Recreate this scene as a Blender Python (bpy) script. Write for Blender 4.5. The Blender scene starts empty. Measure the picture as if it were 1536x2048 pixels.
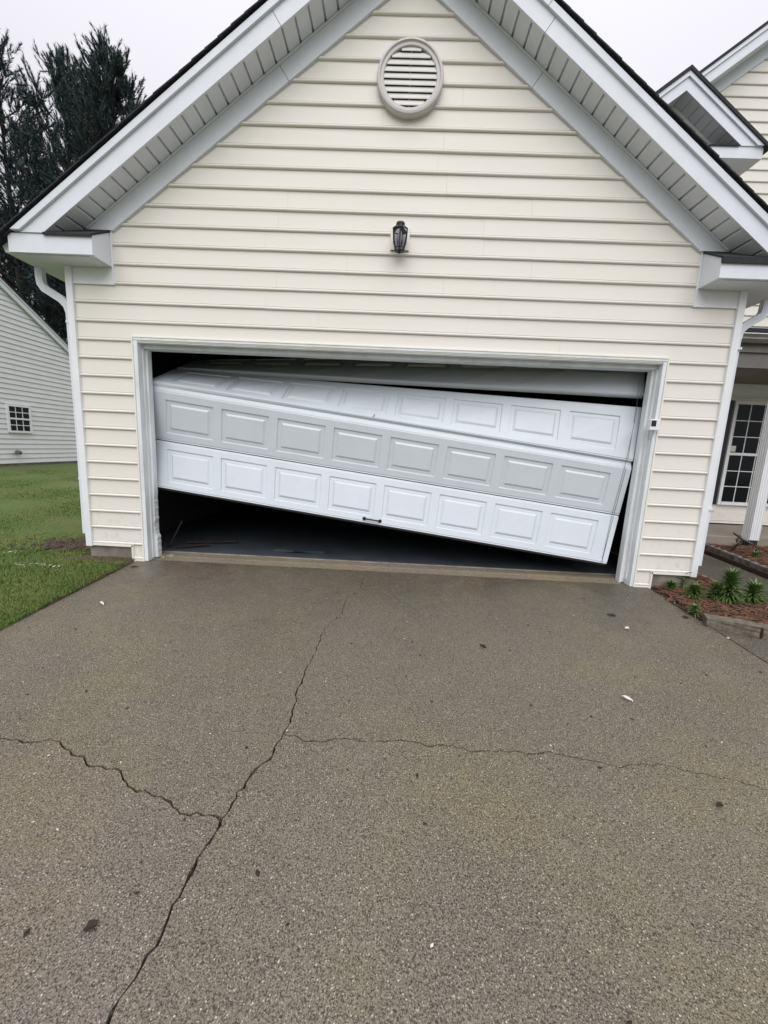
import bpy, math, random
import numpy as np
from mathutils import Vector, Matrix
from mathutils.geometry import tessellate_polygon

# ------------------------------------------------------------------ camera, sky, sun, exposure
sc = bpy.context.scene
CAM = np.array([0.0, -3.8653, 1.264])
CR = np.array([0.99858, 0.027919, 0.045377]); CU = np.array([-0.049289, 0.160737, 0.985766]); CF = np.array([-0.020228, 0.986602, -0.161884])
FPX = 786.043
cd = bpy.data.cameras.new('camera'); cam = bpy.data.objects.new('camera', cd); sc.collection.objects.link(cam)
cam.matrix_world = Matrix(((CR[0], CU[0], -CF[0], CAM[0]), (CR[1], CU[1], -CF[1], CAM[1]), (CR[2], CU[2], -CF[2], CAM[2]), (0, 0, 0, 1)))
cd.sensor_fit = 'VERTICAL'; cd.sensor_height = 36; cd.lens = FPX / 2048 * 36; cd.clip_start = 0.05; cd.clip_end = 2000
sc.camera = cam

SUN_EL, SUN_AZ = math.radians(51), math.radians(180)      # azimuth measured from +Y towards +X: behind the camera
w = bpy.data.worlds.new('World'); sc.world = w; w.use_nodes = True
nt = w.node_tree; N = nt.nodes; N.clear()
out = N.new('ShaderNodeOutputWorld'); bg = N.new('ShaderNodeBackground'); sky = N.new('ShaderNodeTexSky')
sky.sky_type = 'NISHITA'; sky.sun_disc = False; sky.sun_elevation = SUN_EL; sky.sun_rotation = SUN_AZ
# overcast: the clear sky is veiled by an even cloud layer, darker at the horizon than overhead (CIE overcast)
tc = N.new('ShaderNodeTexCoord'); sp = N.new('ShaderNodeSeparateXYZ'); nt.links.new(tc.outputs['Generated'], sp.inputs[0])
ramp = N.new('ShaderNodeMapRange'); ramp.inputs[1].default_value = -0.05; ramp.inputs[2].default_value = 1.0
ramp.inputs[3].default_value = 2.9; ramp.inputs[4].default_value = 8.2
nt.links.new(sp.outputs[2], ramp.inputs[0])
nz = N.new('ShaderNodeTexNoise'); nz.inputs['Scale'].default_value = 1.6; nz.inputs['Detail'].default_value = 3
nt.links.new(tc.outputs['Generated'], nz.inputs['Vector'])
mr = N.new('ShaderNodeMapRange'); mr.inputs[3].default_value = 0.94; mr.inputs[4].default_value = 1.06
nt.links.new(nz.outputs[0], mr.inputs[0])
mul = N.new('ShaderNodeMath'); mul.operation = 'MULTIPLY'; nt.links.new(ramp.outputs[0], mul.inputs[0]); nt.links.new(mr.outputs[0], mul.inputs[1])
cl = N.new('ShaderNodeMix'); cl.data_type = 'RGBA'; cl.blend_type = 'MULTIPLY'; cl.inputs[0].default_value = 1.0
cl.inputs[6].default_value = (0.95, 0.935, 1.0, 1); nt.links.new(mul.outputs[0], cl.inputs[7])
mx = N.new('ShaderNodeMix'); mx.data_type = 'RGBA'; mx.inputs[0].default_value = 0.96
nt.links.new(sky.outputs[0], mx.inputs[6]); nt.links.new(cl.outputs[2], mx.inputs[7])
nt.links.new(mx.outputs[2], bg.inputs[0]); bg.inputs[1].default_value = 0.1
nt.links.new(bg.outputs[0], out.inputs[0])
sd = bpy.data.lights.new('sun', 'SUN'); sd.energy = 1.5; sd.angle = math.radians(70); sd.color = (1.0, 0.98, 0.955)
so = bpy.data.objects.new('sun', sd); sc.collection.objects.link(so)
d = Vector((math.sin(SUN_AZ) * math.cos(SUN_EL), math.cos(SUN_AZ) * math.cos(SUN_EL), math.sin(SUN_EL)))
so.rotation_euler = d.to_track_quat('Z', 'Y').to_euler()
vs = sc.view_settings; vs.view_transform = 'Standard'; vs.look = 'None'; vs.exposure = 0.70; vs.gamma = 1.0; vs.use_curve_mapping = False
sc.cycles.max_bounces = 8

# ------------------------------------------------------------------ helpers
rng = random.Random(7); nrg = np.random.default_rng(7)
COL = sc.collection
def at(u, v, Y):                                   # photo pixel -> point on the plane y = Y
    dd = (u - 768) / FPX * CR - (v - 1024) / FPX * CU + CF
    return CAM + (Y - CAM[1]) / dd[1] * dd
def atx(u, v, X):
    dd = (u - 768) / FPX * CR - (v - 1024) / FPX * CU + CF
    return CAM + (X - CAM[0]) / dd[0] * dd
SLOPE = 0.05
def atg(u, v, dz=0.0):                             # photo pixel -> point on the sloping driveway
    dd = (u - 768) / FPX * CR - (v - 1024) / FPX * CU + CF
    t = -(CAM[2] - SLOPE * CAM[1] - dz) / (dd[2] - SLOPE * dd[1])
    P = CAM + t * dd
    if P[1] > 0:
        t = -(CAM[2] - dz) / dd[2]; P = CAM + t * dd
    return P

class MB:
    def __init__(s): s.v = []; s.f = []
    def add(s, vs, fs):
        o = len(s.v); s.v += [tuple(map(float, q)) for q in vs]; s.f += [tuple(i + o for i in q) for q in fs]; return s
    def box(s, x0, x1, y0, y1, z0, z1):
        return s.add([(x0,y0,z0),(x1,y0,z0),(x1,y1,z0),(x0,y1,z0),(x0,y0,z1),(x1,y0,z1),(x1,y1,z1),(x0,y1,z1)],
                     [(0,3,2,1),(4,5,6,7),(0,1,5,4),(1,2,6,5),(2,3,7,6),(3,0,4,7)])
    def prism(s, poly, axis, a, b):                # 2-D polygon extruded along an axis ('x','y' or 'z')
        n = len(poly)
        def mk(p, t):
            return (t, p[0], p[1]) if axis == 'x' else ((p[0], t, p[1]) if axis == 'y' else (p[0], p[1], t))
        vs = [mk(q, a) for q in poly] + [mk(q, b) for q in poly]
        tri = tessellate_polygon([[Vector((q[0], q[1], 0)) for q in poly]])
        fs = [tuple(t) for t in tri] + [tuple(i + n for i in reversed(t)) for t in tri]
        fs += [(i, (i + 1) % n, n + (i + 1) % n, n + i) for i in range(n)]
        return s.add(vs, fs)
    def tube(s, pts, r, n=8, caps=True, flat=None):
        pts = [np.array(q, float) for q in pts]; rs = r if isinstance(r, (list, tuple)) else [r] * len(pts)
        vs = []; fs = []
        for i, q in enumerate(pts):
            t = pts[min(i + 1, len(pts) - 1)] - pts[max(i - 1, 0)]; t /= np.linalg.norm(t) + 1e-9
            up = np.array([0, 0, 1.0]) if abs(t[2]) < 0.9 else np.array([0, 1.0, 0])
            a = np.cross(up, t); a /= np.linalg.norm(a); b = np.cross(t, a)
            for k in range(n):
                th = 2 * math.pi * (k + 0.5) / n
                vs.append(q + rs[i] * (math.cos(th) * a + math.sin(th) * b))
        for i in range(len(pts) - 1):
            for k in range(n):
                fs.append((i * n + k, i * n + (k + 1) % n, (i + 1) * n + (k + 1) % n, (i + 1) * n + k))
        if caps: fs += [tuple(range(n - 1, -1, -1)), tuple((len(pts) - 1) * n + k for k in range(n))]
        return s.add(vs, fs)
    def sweep(s, pts, prof, up=(0, 1, 0)):         # rectangular-ish profile swept along a path
        pts = [np.array(q, float) for q in pts]; n = len(prof); vs = []; fs = []
        for i, q in enumerate(pts):
            t = pts[min(i + 1, len(pts) - 1)] - pts[max(i - 1, 0)]; t /= np.linalg.norm(t)
            b = np.array(up, float); a = np.cross(b, t); a /= np.linalg.norm(a); b = np.cross(t, a)
            vs += [q + x * a + y * b for x, y in prof]
        for i in range(len(pts) - 1):
            for k in range(n): fs.append((i*n+k, i*n+(k+1)%n, (i+1)*n+(k+1)%n, (i+1)*n+k))
        fs += [tuple(range(n - 1, -1, -1)), tuple((len(pts) - 1) * n + k for k in range(n))]
        return s.add(vs, fs)
    def lathe(s, prof, c, n=24, axis='z'):         # prof = [(r, h)]
        vs = []; fs = []
        for r, h in prof:
            for k in range(n):
                th = 2 * math.pi * k / n; a, b = r * math.cos(th), r * math.sin(th)
                vs.append((c[0] + a, c[1] + b, c[2] + h) if axis == 'z' else (c[0] + a, c[1] + h, c[2] + b))
        for i in range(len(prof) - 1):
            for k in range(n): fs.append((i*n+k, i*n+(k+1)%n, (i+1)*n+(k+1)%n, (i+1)*n+k))
        return s.add(vs, fs)
    def mesh(s, name):
        me = bpy.data.meshes.new(name); me.from_pydata(s.v, [], s.f); me.update()
        return me
    def build(s, name, mat, parent=None, smooth=False, fixn=True, bevel=0):
        me = s.mesh(name)
        if fixn:
            import bmesh
            bm = bmesh.new(); bm.from_mesh(me); bmesh.ops.recalc_face_normals(bm, faces=bm.faces); bm.to_mesh(me); bm.free()
        if smooth: me.polygons.foreach_set('use_smooth', [True] * len(me.polygons))
        o = link(name, me, mat, parent)
        if bevel:
            m = o.modifiers.new('bevel', 'BEVEL'); m.width = bevel; m.segments = 2; m.limit_method = 'ANGLE'
        return o
def link(name, me, mat, parent=None):
    if mat and len(me.materials) == 0: me.materials.append(mat)
    o = bpy.data.objects.new(name, me); COL.objects.link(o); o.parent = parent; return o
def tag(o, label=None, cat=None, group=None, kind=None):
    if label: o['label'] = label
    if cat: o['category'] = cat
    if group: o['group'] = group
    if kind: o['kind'] = kind
    return o
def thing(name, label, cat, loc=(0, 0, 0), group=None):
    o = bpy.data.objects.new(name, None); COL.objects.link(o); o.location = loc; o.empty_display_size = 0.1
    return tag(o, label, cat, group)
def empty(name, parent):
    o = bpy.data.objects.new(name, None); COL.objects.link(o); o.parent = parent; return o
def soup(name, V, F, mat, parent=None, smooth=False):   # numpy triangles
    me = bpy.data.meshes.new(name); V = np.asarray(V, np.float32); F = np.asarray(F, np.int32)
    me.vertices.add(len(V)); me.vertices.foreach_set('co', V.ravel())
    me.loops.add(F.size); me.loops.foreach_set('vertex_index', F.ravel())
    k = F.shape[1]; me.polygons.add(len(F)); me.polygons.foreach_set('loop_start', np.arange(0, F.size, k, dtype=np.int32))
    me.update(calc_edges=True); me.validate()
    if smooth: me.polygons.foreach_set('use_smooth', [True] * len(me.polygons))
    return link(name, me, mat, parent)

# ------------------------------------------------------------------ materials
def M(name, col, rough=0.6, var=0.06, scale=6.0, bump=0.0, bscale=60.0, spec=0.5, hue=None, metal=0.0, stretch=(1, 1, 1), island=0.0, coat=0.0, detail=5):
    m = bpy.data.materials.new(name); m.use_nodes = True; t = m.node_tree; n = t.nodes; b = n['Principled BSDF']
    b.inputs['Roughness'].default_value = rough; b.inputs['Metallic'].default_value = metal
    b.inputs['Specular IOR Level'].default_value = spec
    if coat: b.inputs['Coat Weight'].default_value = coat; b.inputs['Coat Roughness'].default_value = 0.25
    tc = n.new('ShaderNodeTexCoord'); mp = n.new('ShaderNodeMapping'); mp.inputs['Scale'].default_value = stretch
    t.links.new(tc.outputs['Object'], mp.inputs[0])
    no = n.new('ShaderNodeTexNoise'); no.inputs['Scale'].default_value = scale; no.inputs['Detail'].default_value = detail; no.inputs['Roughness'].default_value = 0.6
    t.links.new(mp.outputs[0], no.inputs['Vector'])
    mi = n.new('ShaderNodeMix'); mi.data_type = 'RGBA'
    c2 = hue if hue else tuple(c * (1 - 2.5 * var) for c in col)
    mi.inputs[6].default_value = (*col, 1); mi.inputs[7].default_value = (*c2, 1)
    rp = n.new('ShaderNodeMapRange'); rp.inputs[1].default_value = 0.35; rp.inputs[2].default_value = 0.68
    t.links.new(no.outputs[0], rp.inputs[0]); t.links.new(rp.outputs[0], mi.inputs[0])
    last = mi.outputs[2]
    if island:
        g = n.new('ShaderNodeNewGeometry'); hs = n.new('ShaderNodeHueSaturation')
        r2 = n.new('ShaderNodeMapRange'); r2.inputs[3].default_value = 1 - island; r2.inputs[4].default_value = 1 + island
        t.links.new(g.outputs['Random Per Island'], r2.inputs[0]); t.links.new(r2.outputs[0], hs.inputs['Value'])
        t.links.new(last, hs.inputs['Color']); last = hs.outputs[0]
    t.links.new(last, b.inputs['Base Color'])
    if bump:
        n2 = n.new('ShaderNodeTexNoise'); n2.inputs['Scale'].default_value = bscale; n2.inputs['Detail'].default_value = 4
        t.links.new(mp.outputs[0], n2.inputs['Vector'])
        bp = n.new('ShaderNodeBump'); bp.inputs['Strength'].default_value = bump; bp.inputs['Distance'].default_value = 0.004
        t.links.new(n2.outputs[0], bp.inputs['Height']); t.links.new(bp.outputs[0], b.inputs['Normal'])
    return m

SIDING = M('cream_vinyl', (0.738, 0.712, 0.660), 0.45, hue=(0.718, 0.690, 0.628), scale=2.2, bump=0.12, bscale=140, stretch=(0.5, 1, 3))
def grime(mat, amount=0.5, z0=0.1, z1=0.9, col=(0.36, 0.31, 0.22)):        # splash dirt near the ground, a stain with its own shape
    t = mat.node_tree; n = t.nodes; b = n['Principled BSDF']; src = b.inputs['Base Color'].links[0].from_socket
    g = n.new('ShaderNodeNewGeometry'); s = n.new('ShaderNodeSeparateXYZ'); t.links.new(g.outputs['Position'], s.inputs[0])
    r = n.new('ShaderNodeMapRange'); r.inputs[1].default_value = z1; r.inputs[2].default_value = z0; t.links.new(s.outputs[2], r.inputs[0])
    no = n.new('ShaderNodeTexNoise'); no.inputs['Scale'].default_value = 14; no.inputs['Detail'].default_value = 8; no.inputs['Roughness'].default_value = 0.75
    t.links.new(g.outputs['Position'], no.inputs['Vector'])
    r2 = n.new('ShaderNodeMapRange'); r2.inputs[1].default_value = 0.52; r2.inputs[2].default_value = 0.75; t.links.new(no.outputs[0], r2.inputs[0])
    mu = n.new('ShaderNodeMath'); mu.operation = 'MULTIPLY'; t.links.new(r.outputs[0], mu.inputs[0]); t.links.new(r2.outputs[0], mu.inputs[1])
    mu2 = n.new('ShaderNodeMath'); mu2.operation = 'MULTIPLY'; mu2.inputs[1].default_value = amount; t.links.new(mu.outputs[0], mu2.inputs[0])
    mi = n.new('ShaderNodeMix'); mi.data_type = 'RGBA'; t.links.new(mu2.outputs[0], mi.inputs[0]); t.links.new(src, mi.inputs[6]); mi.inputs[7].default_value = (*col, 1)
    t.links.new(mi.outputs[2], b.inputs['Base Color'])
grime(SIDING, 0.55)
TRIM = M('white_trim', (0.77, 0.79, 0.81), 0.5, var=0.03, scale=5, bump=0.08, bscale=90)
TRIMW = M('worn_white_trim', (0.75, 0.785, 0.80), 0.55, hue=(0.62, 0.65, 0.66), scale=14, bump=0.2, bscale=60, stretch=(0.6, 1, 0.25))
CASING = M('cream_trim', (0.79, 0.775, 0.71), 0.5, var=0.03, scale=5, bump=0.05)
SOFF = M('soffit_vinyl', (0.70, 0.73, 0.78), 0.55, var=0.03, scale=5, bump=0.05)
FASC = M('fascia_metal', (0.70, 0.735, 0.80), 0.5, var=0.025, scale=4, bump=0.22, bscale=220)
DOORM = M('door_enamel', (0.60, 0.65, 0.695), 0.42, var=0.02, scale=3, bump=0.10, bscale=160, stretch=(1, 1, 1))
grime(DOORM, 0.25, 0.0, 1.6, (0.45, 0.45, 0.43))
SHING = M('shingle', (0.022, 0.024, 0.032), 0.85, var=0.2, scale=30, bump=0.6, bscale=160, island=0.25)
BLACK = M('black_metal', (0.012, 0.012, 0.013), 0.4, var=0.1)
DARKM = M('dark_seal_and_shade', (0.02, 0.02, 0.022), 0.7, var=0.1)
GALV = M('galvanised', (0.45, 0.46, 0.48), 0.35, var=0.15, metal=0.8, scale=20)
CONC = M('foundation_concrete', (0.27, 0.245, 0.21), 0.9, hue=(0.15, 0.13, 0.11), scale=5, bump=0.6, bscale=60)
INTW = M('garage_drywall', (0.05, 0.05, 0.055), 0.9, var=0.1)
WOOD = M('raw_wood', (0.30, 0.24, 0.18), 0.8, var=0.15, scale=20, stretch=(1, 1, 0.2), bump=0.3)
GREYV = M('vent_plastic', (0.60, 0.57, 0.57), 0.6, var=0.05, scale=8, bump=0.15, bscale=120)
VSLAT = M('vent_slat_plastic', (0.68, 0.67, 0.64), 0.6, var=0.04, scale=8)
NSID = M('white_vinyl', (0.70, 0.71, 0.71), 0.5, var=0.03, scale=3)
BARK = M('pine_bark', (0.045, 0.037, 0.032), 0.95, var=0.2, scale=8, bump=0.8, bscale=20)
NEEDLE = M('pine_needles', (0.026, 0.050, 0.058), 0.6, hue=(0.040, 0.066, 0.058), scale=0.7, island=0.35, spec=0.3)
BROWN = M('wet_leaf_shaded_debris', (0.030, 0.019, 0.013), 0.85, var=0.2, scale=30)  # leaf brown; also a painted-in darkness for the debris in the garage
PAPER = M('white_scrap', (0.66, 0.65, 0.60), 0.7, var=0.08, scale=30)
GLASSD = bpy.data.materials.new('window_glass'); GLASSD.use_nodes = True
_b = GLASSD.node_tree.nodes['Principled BSDF']; _b.inputs['Base Color'].default_value = (0.006, 0.008, 0.010, 1); _b.inputs['Roughness'].default_value = 0.06; _b.inputs['IOR'].default_value = 1.28
CLEAR = bpy.data.materials.new('lantern_glass'); CLEAR.use_nodes = True
_b = CLEAR.node_tree.nodes['Principled BSDF']; _b.inputs['Base Color'].default_value = (0.40, 0.41, 0.45, 1); _b.inputs['Roughness'].default_value = 0.08; _b.inputs['Transmission Weight'].default_value = 0.92; _b.inputs['IOR'].default_value = 1.1
BULB = M('frosted_bulb', (0.62, 0.66, 0.72), 0.3, var=0.02)

def concrete(name, base, dark, specks=True, rough=0.5, wet=0.5):
    m = bpy.data.materials.new(name); m.use_nodes = True; t = m.node_tree; n = t.nodes; b = n['Principled BSDF']; L = t.links
    g = n.new('ShaderNodeNewGeometry'); P = g.outputs['Position']
    def noise(s, d=4, r=0.6, lo=0.35, hi=0.65):
        q = n.new('ShaderNodeTexNoise'); q.inputs['Scale'].default_value = s; q.inputs['Detail'].default_value = d; q.inputs['Roughness'].default_value = r
        L.new(P, q.inputs['Vector']); r_ = n.new('ShaderNodeMapRange'); r_.inputs[1].default_value = lo; r_.inputs[2].default_value = hi; L.new(q.outputs[0], r_.inputs[0]); return r_.outputs[0]
    def mix(f, a, c, k=1.0):
        q = n.new('ShaderNodeMix'); q.data_type = 'RGBA'
        if k != 1.0:
            mm = n.new('ShaderNodeMath'); mm.operation = 'MULTIPLY'; mm.inputs[1].default_value = k; L.new(f, mm.inputs[0]); f = mm.outputs[0]
        L.new(f, q.inputs[0])
        for s, x in ((6, a), (7, c)):
            if isinstance(x, tuple): q.inputs[s].default_value = (*x, 1)
            else: L.new(x, q.inputs[s])
        return q.outputs[2]
    c = mix(noise(0.9, 3), base, tuple(x * y for x, y in zip(base, (1.16, 1.06, 1.06))))          # broad wine-grey cast
    c = mix(noise(0.85, 5, 0.65, 0.45, 0.60), c, tuple(x * y for x, y in zip(base, (1.62, 1.42, 0.62))), 0.95)     # algae stain
    c = mix(noise(2.6, 6, 0.7, 0.52, 0.70), c, tuple(x * 1.5 for x in base), 0.75)                               # paler worn patches
    c = mix(noise(0.7, 5, 0.7, 0.50, 0.62), c, tuple(x * y for x, y in zip(dark, (1.25, 1.15, 1.2))), 0.75)       # damp patches
    c = mix(noise(0.45, 4, 0.6, 0.46, 0.66), c, dark, 0.45)
    c = mix(noise(9, 6, 0.75, 0.42, 0.72), c, dark, 0.30)
    c = mix(noise(240, 3, 0.75, 0.36, 0.58), tuple(x * 2.9 for x in base), c, 0.92)
    c = mix(noise(170, 3, 0.7, 0.51, 0.60), c, tuple(x * 0.24 for x in base), 0.9)
    if specks:                                       # damp band in front of the garage and along the left
        sxyz = n.new('ShaderNodeSeparateXYZ'); L.new(P, sxyz.inputs[0])
        a1 = n.new('ShaderNodeMapRange'); a1.inputs[1].default_value = -1.5; a1.inputs[2].default_value = 0.1; L.new(sxyz.outputs[1], a1.inputs[0])
        ad = n.new('ShaderNodeMath'); ad.operation = 'MULTIPLY'; L.new(a1.outputs[0], ad.inputs[0]); L.new(noise(1.3, 5, 0.65, 0.25, 0.6), ad.inputs[1])
        c = mix(ad.outputs[0], c, tuple(x * 0.50 for x in base), 0.62)
    if specks:
        for s, thr, colr, k, rmin in ((150, 0.27, tuple(x * 0.20 for x in base), 0.85, 0.45), (105, 0.25, tuple(x * 0.22 for x in base), 0.8, 0.62), (125, 0.30, (0.34, 0.30, 0.24), 0.85, 0.50), (75, 0.20, (0.46, 0.42, 0.36), 0.9, 0.70), (48, 0.13, (0.55, 0.50, 0.44), 0.9, 0.82)):
            v = n.new('ShaderNodeTexVoronoi'); v.inputs['Scale'].default_value = s; L.new(P, v.inputs['Vector'])
            r_ = n.new('ShaderNodeMapRange'); r_.inputs[1].default_value = thr; r_.inputs[2].default_value = thr * 0.72; L.new(v.outputs['Distance'], r_.inputs[0])
            sx = n.new('ShaderNodeSeparateColor'); L.new(v.outputs['Color'], sx.inputs[0])
            gt = n.new('ShaderNodeMath'); gt.operation = 'GREATER_THAN'; gt.inputs[1].default_value = rmin; L.new(sx.outputs[0], gt.inputs[0])
            mm = n.new('ShaderNodeMath'); mm.operation = 'MULTIPLY'; L.new(r_.outputs[0], mm.inputs[0]); L.new(gt.outputs[0], mm.inputs[1])
            c = mix(mm.outputs[0], c, colr, k)
    L.new(c, b.inputs['Base Color'])
    rr = n.new('ShaderNodeMapRange'); rr.inputs[3].default_value = rough - 0.12; rr.inputs[4].default_value = rough + 0.2; L.new(noise(2.3, 5), rr.inputs[0]); L.new(rr.outputs[0], b.inputs['Roughness'])
    b.inputs['Specular IOR Level'].default_value = wet
    bn = n.new('ShaderNodeTexNoise'); bn.inputs['Scale'].default_value = 170; bn.inputs['Detail'].default_value = 3; L.new(P, bn.inputs['Vector'])
    bp = n.new('ShaderNodeBump'); bp.inputs['Strength'].default_value = 0.55; bp.inputs['Distance'].default_value = 0.004
    L.new(bn.outputs[0], bp.inputs['Height']); L.new(bp.outputs[0], b.inputs['Normal'])
    return m
DRIVE = concrete('wet_driveway_concrete', (0.088, 0.078, 0.058), (0.040, 0.036, 0.027), rough=0.46, wet=0.45)
DRIVE2 = concrete('reddish_driveway_concrete', (0.091, 0.078, 0.062), (0.043, 0.037, 0.030), rough=0.46, wet=0.45)
WALK = concrete('walkway_concrete', (0.070, 0.064, 0.052), (0.045, 0.041, 0.034), rough=0.5, wet=0.35)
APRON = concrete('apron_concrete', (0.125, 0.108, 0.084), (0.06, 0.053, 0.042), specks=False, rough=0.6, wet=0.3)
FLOOR = M('garage_floor', (0.075, 0.092, 0.108), 0.33, hue=(0.05, 0.06, 0.07), scale=3, spec=0.5)
CRACK = M('crack_soil', (0.018, 0.015, 0.012), 0.95, var=0.2, scale=30)
def lawn_mat():
    m = M('lawn', (0.066, 0.115, 0.020), 0.9, hue=(0.110, 0.130, 0.030), scale=1.1, bump=1.0, bscale=45)
    t = m.node_tree; n = t.nodes; b = n['Principled BSDF']; src = b.inputs['Base Color'].links[0].from_socket
    g = n.new('ShaderNodeNewGeometry')
    no = n.new('ShaderNodeTexNoise'); no.inputs['Scale'].default_value = 38; no.inputs['Detail'].default_value = 5; no.inputs['Roughness'].default_value = 0.8; t.links.new(g.outputs['Position'], no.inputs['Vector'])
    r = n.new('ShaderNodeMapRange'); r.inputs[1].default_value = 0.34; r.inputs[2].default_value = 0.68; r.inputs[3].default_value = 0.45; r.inputs[4].default_value = 1.45; t.links.new(no.outputs[0], r.inputs[0])
    hs = n.new('ShaderNodeHueSaturation'); t.links.new(src, hs.inputs['Color']); t.links.new(r.outputs[0], hs.inputs['Value'])
    # bare muddy ground by the downspout and along the drive edge
    def blob(cx, cy, rx, ry):
        mp = n.new('ShaderNodeMapping'); mp.inputs['Location'].default_value = (-cx / rx, -cy / ry, 0); mp.inputs['Scale'].default_value = (1 / rx, 1 / ry, 0); t.links.new(g.outputs['Position'], mp.inputs[0])
        ln = n.new('ShaderNodeVectorMath'); ln.operation = 'LENGTH'; t.links.new(mp.outputs[0], ln.inputs[0])
        n3 = n.new('ShaderNodeTexNoise'); n3.inputs['Scale'].default_value = 5; n3.inputs['Detail'].default_value = 5; t.links.new(g.outputs['Position'], n3.inputs['Vector'])
        ad = n.new('ShaderNodeMath'); ad.operation = 'MULTIPLY_ADD'; t.links.new(n3.outputs[0], ad.inputs[0]); ad.inputs[1].default_value = 2.2; t.links.new(ln.outputs['Value'], ad.inputs[2])
        r3 = n.new('ShaderNodeMapRange'); r3.inputs[1].default_value = 2.1; r3.inputs[2].default_value = 1.6; t.links.new(ad.outputs[0], r3.inputs[0]); return r3.outputs[0]
    cur = hs.outputs[0]
    for a in ((-3.42, 0.40, 0.62, 0.30), (-2.86, -0.04, 0.42, 0.16), (-2.62, -0.5, 0.06, 1.3)):
        mi = n.new('ShaderNodeMix'); mi.data_type = 'RGBA'; t.links.new(blob(*a), mi.inputs[0]); t.links.new(cur, mi.inputs[6]); mi.inputs[7].default_value = (0.075, 0.052, 0.03, 1); cur = mi.outputs[2]
    t.links.new(cur, b.inputs['Base Color']); return m
LAWN = lawn_mat()
GRASS = M('grass_blades', (0.075, 0.140, 0.020), 0.6, hue=(0.135, 0.155, 0.035), scale=1.1, island=0.3, spec=0.3)
STRAWD = M('dead_leaves', (0.075, 0.05, 0.03), 0.9, hue=(0.035, 0.024, 0.015), scale=9, island=0.6)
STRAW = M('pine_straw', (0.150, 0.066, 0.032), 0.7, hue=(0.045, 0.020, 0.012), scale=12, island=0.55)
SOILM = M('mulch_soil', (0.055, 0.030, 0.018), 0.95, var=0.25, scale=25, bump=1.0, bscale=60)
LILY = M('lily_leaf', (0.105, 0.175, 0.042), 0.45, hue=(0.06, 0.12, 0.03), scale=8, island=0.3)
BLOCKM = M('edging_block', (0.17, 0.15, 0.115), 0.9, hue=(0.075, 0.062, 0.045), scale=22, bump=1.0, bscale=70)
EDGM = M('scalloped_paver', (0.17, 0.15, 0.13), 0.9, hue=(0.09, 0.08, 0.07), scale=14, bump=0.8, bscale=60)
PORCHC = M('porch_slab', (0.26, 0.23, 0.185), 0.8, hue=(0.2, 0.175, 0.14), scale=6, bump=0.3)
GUTD = M('dark_gutter_and_shaded_beam', (0.16, 0.15, 0.14), 0.6, var=0.1)  # dark gutter metal; on the porch beam it stands in for shade
PCEIL = M('shaded_porch_ceiling', (0.22, 0.19, 0.16), 0.8, var=0.1, scale=4)  # shade under the porch roof is put into this colour
SHAKE = M('dark_gable_shake', (0.05, 0.047, 0.055), 0.8, hue=(0.11, 0.10, 0.11), scale=9, stretch=(3, 1, 1), bump=0.4)

# ------------------------------------------------------------------ ground, driveway, walk
X0 = -0.028                                         # centre line of the garage front
def ground_z(x, y):
    z = SLOPE * max(min(y, 0), -9) + 0.018
    return z
xs = sorted(set([-300, -150, -80, -50, -35, -25] + list(np.arange(-20, -2.7, 0.3)) + [-2.63, -2.612, 9, 20, 60, 300]))
ys = sorted(set([-40, -20, -12] + list(np.arange(-9, 14, 0.3)) + [14, 20, 30, 45, 70, 120, 250, 500]))
V = []; F = []
for y in ys:
    for x in xs:
        bumpz = 0.012 * math.sin(x * 2.1 + y) * math.sin(y * 1.7 - x * 0.6) if -15 < x < -3 else 0
        V.append((x, y, ground_z(x, y) + bumpz - (0.12 if x > -2.62 else 0)))
nx = len(xs)
for j in range(len(ys) - 1):
    for i in range(nx - 1): F.append((j*nx+i, j*nx+i+1, (j+1)*nx+i+1, (j+1)*nx+i))
lawn = soup('lawn', V, F, LAWN, smooth=True); tag(lawn, kind='structure')

def jag(pix, amp=0.012, step=0.035, seed=1):
    r = random.Random(seed); pts = [atg(*q)[:2] for q in pix]; o = [pts[0]]
    for a, b in zip(pts[:-1], pts[1:]):
        n = max(1, int(np.linalg.norm(b - a) / step)); dv = (b - a); nn = np.array([-dv[1], dv[0]]) / (np.linalg.norm(dv) + 1e-9)
        for k in range(1, n + 1):
            q = a + dv * k / n
            if k < n: q = q + nn * r.uniform(-amp, amp)
            o.append(q)
    return o
main_px = [(728,1147),(722,1175),(690,1205),(685,1225),(650,1255),(640,1275),(632,1305),(610,1340),(604,1365),(592,1390),(585,1430),(570,1460),(555,1485),(545,1510),(505,1545),(490,1565),(465,1605),(443,1637),(420,1680),(395,1715),(382,1745),(360,1790),(338,1830),(325,1865),(295,1910),(270,1955),(240,1995),(212,2048),(150,2150)]
left_px = [(-120,1474),(0,1476),(36,1478),(47,1484),(110,1481),(140,1500),(167,1512),(173,1530),(205,1531),(212,1538),(240,1541),(246,1558),(265,1576),(290,1580),(322,1592),(345,1613),(361,1627),(368,1626),(405,1629),(443,1637)]
right_px = [(568,1470),(590,1470),(612,1484),(660,1480),(690,1476),(730,1483),(790,1481),(830,1484),(865,1492),(905,1490),(945,1504),(1010,1503),(1060,1507),(1090,1504),(1140,1513),(1190,1522),(1240,1536),(1275,1530),(1335,1531),(1370,1542),(1450,1556),(1536,1580),(1640,1600)]
mainL = jag(main_px, 0.009, 0.022, seed=1); leftL = jag(left_px, 0.010, 0.022, seed=2); rightL = jag(right_px, 0.009, 0.022, seed=3)
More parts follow.
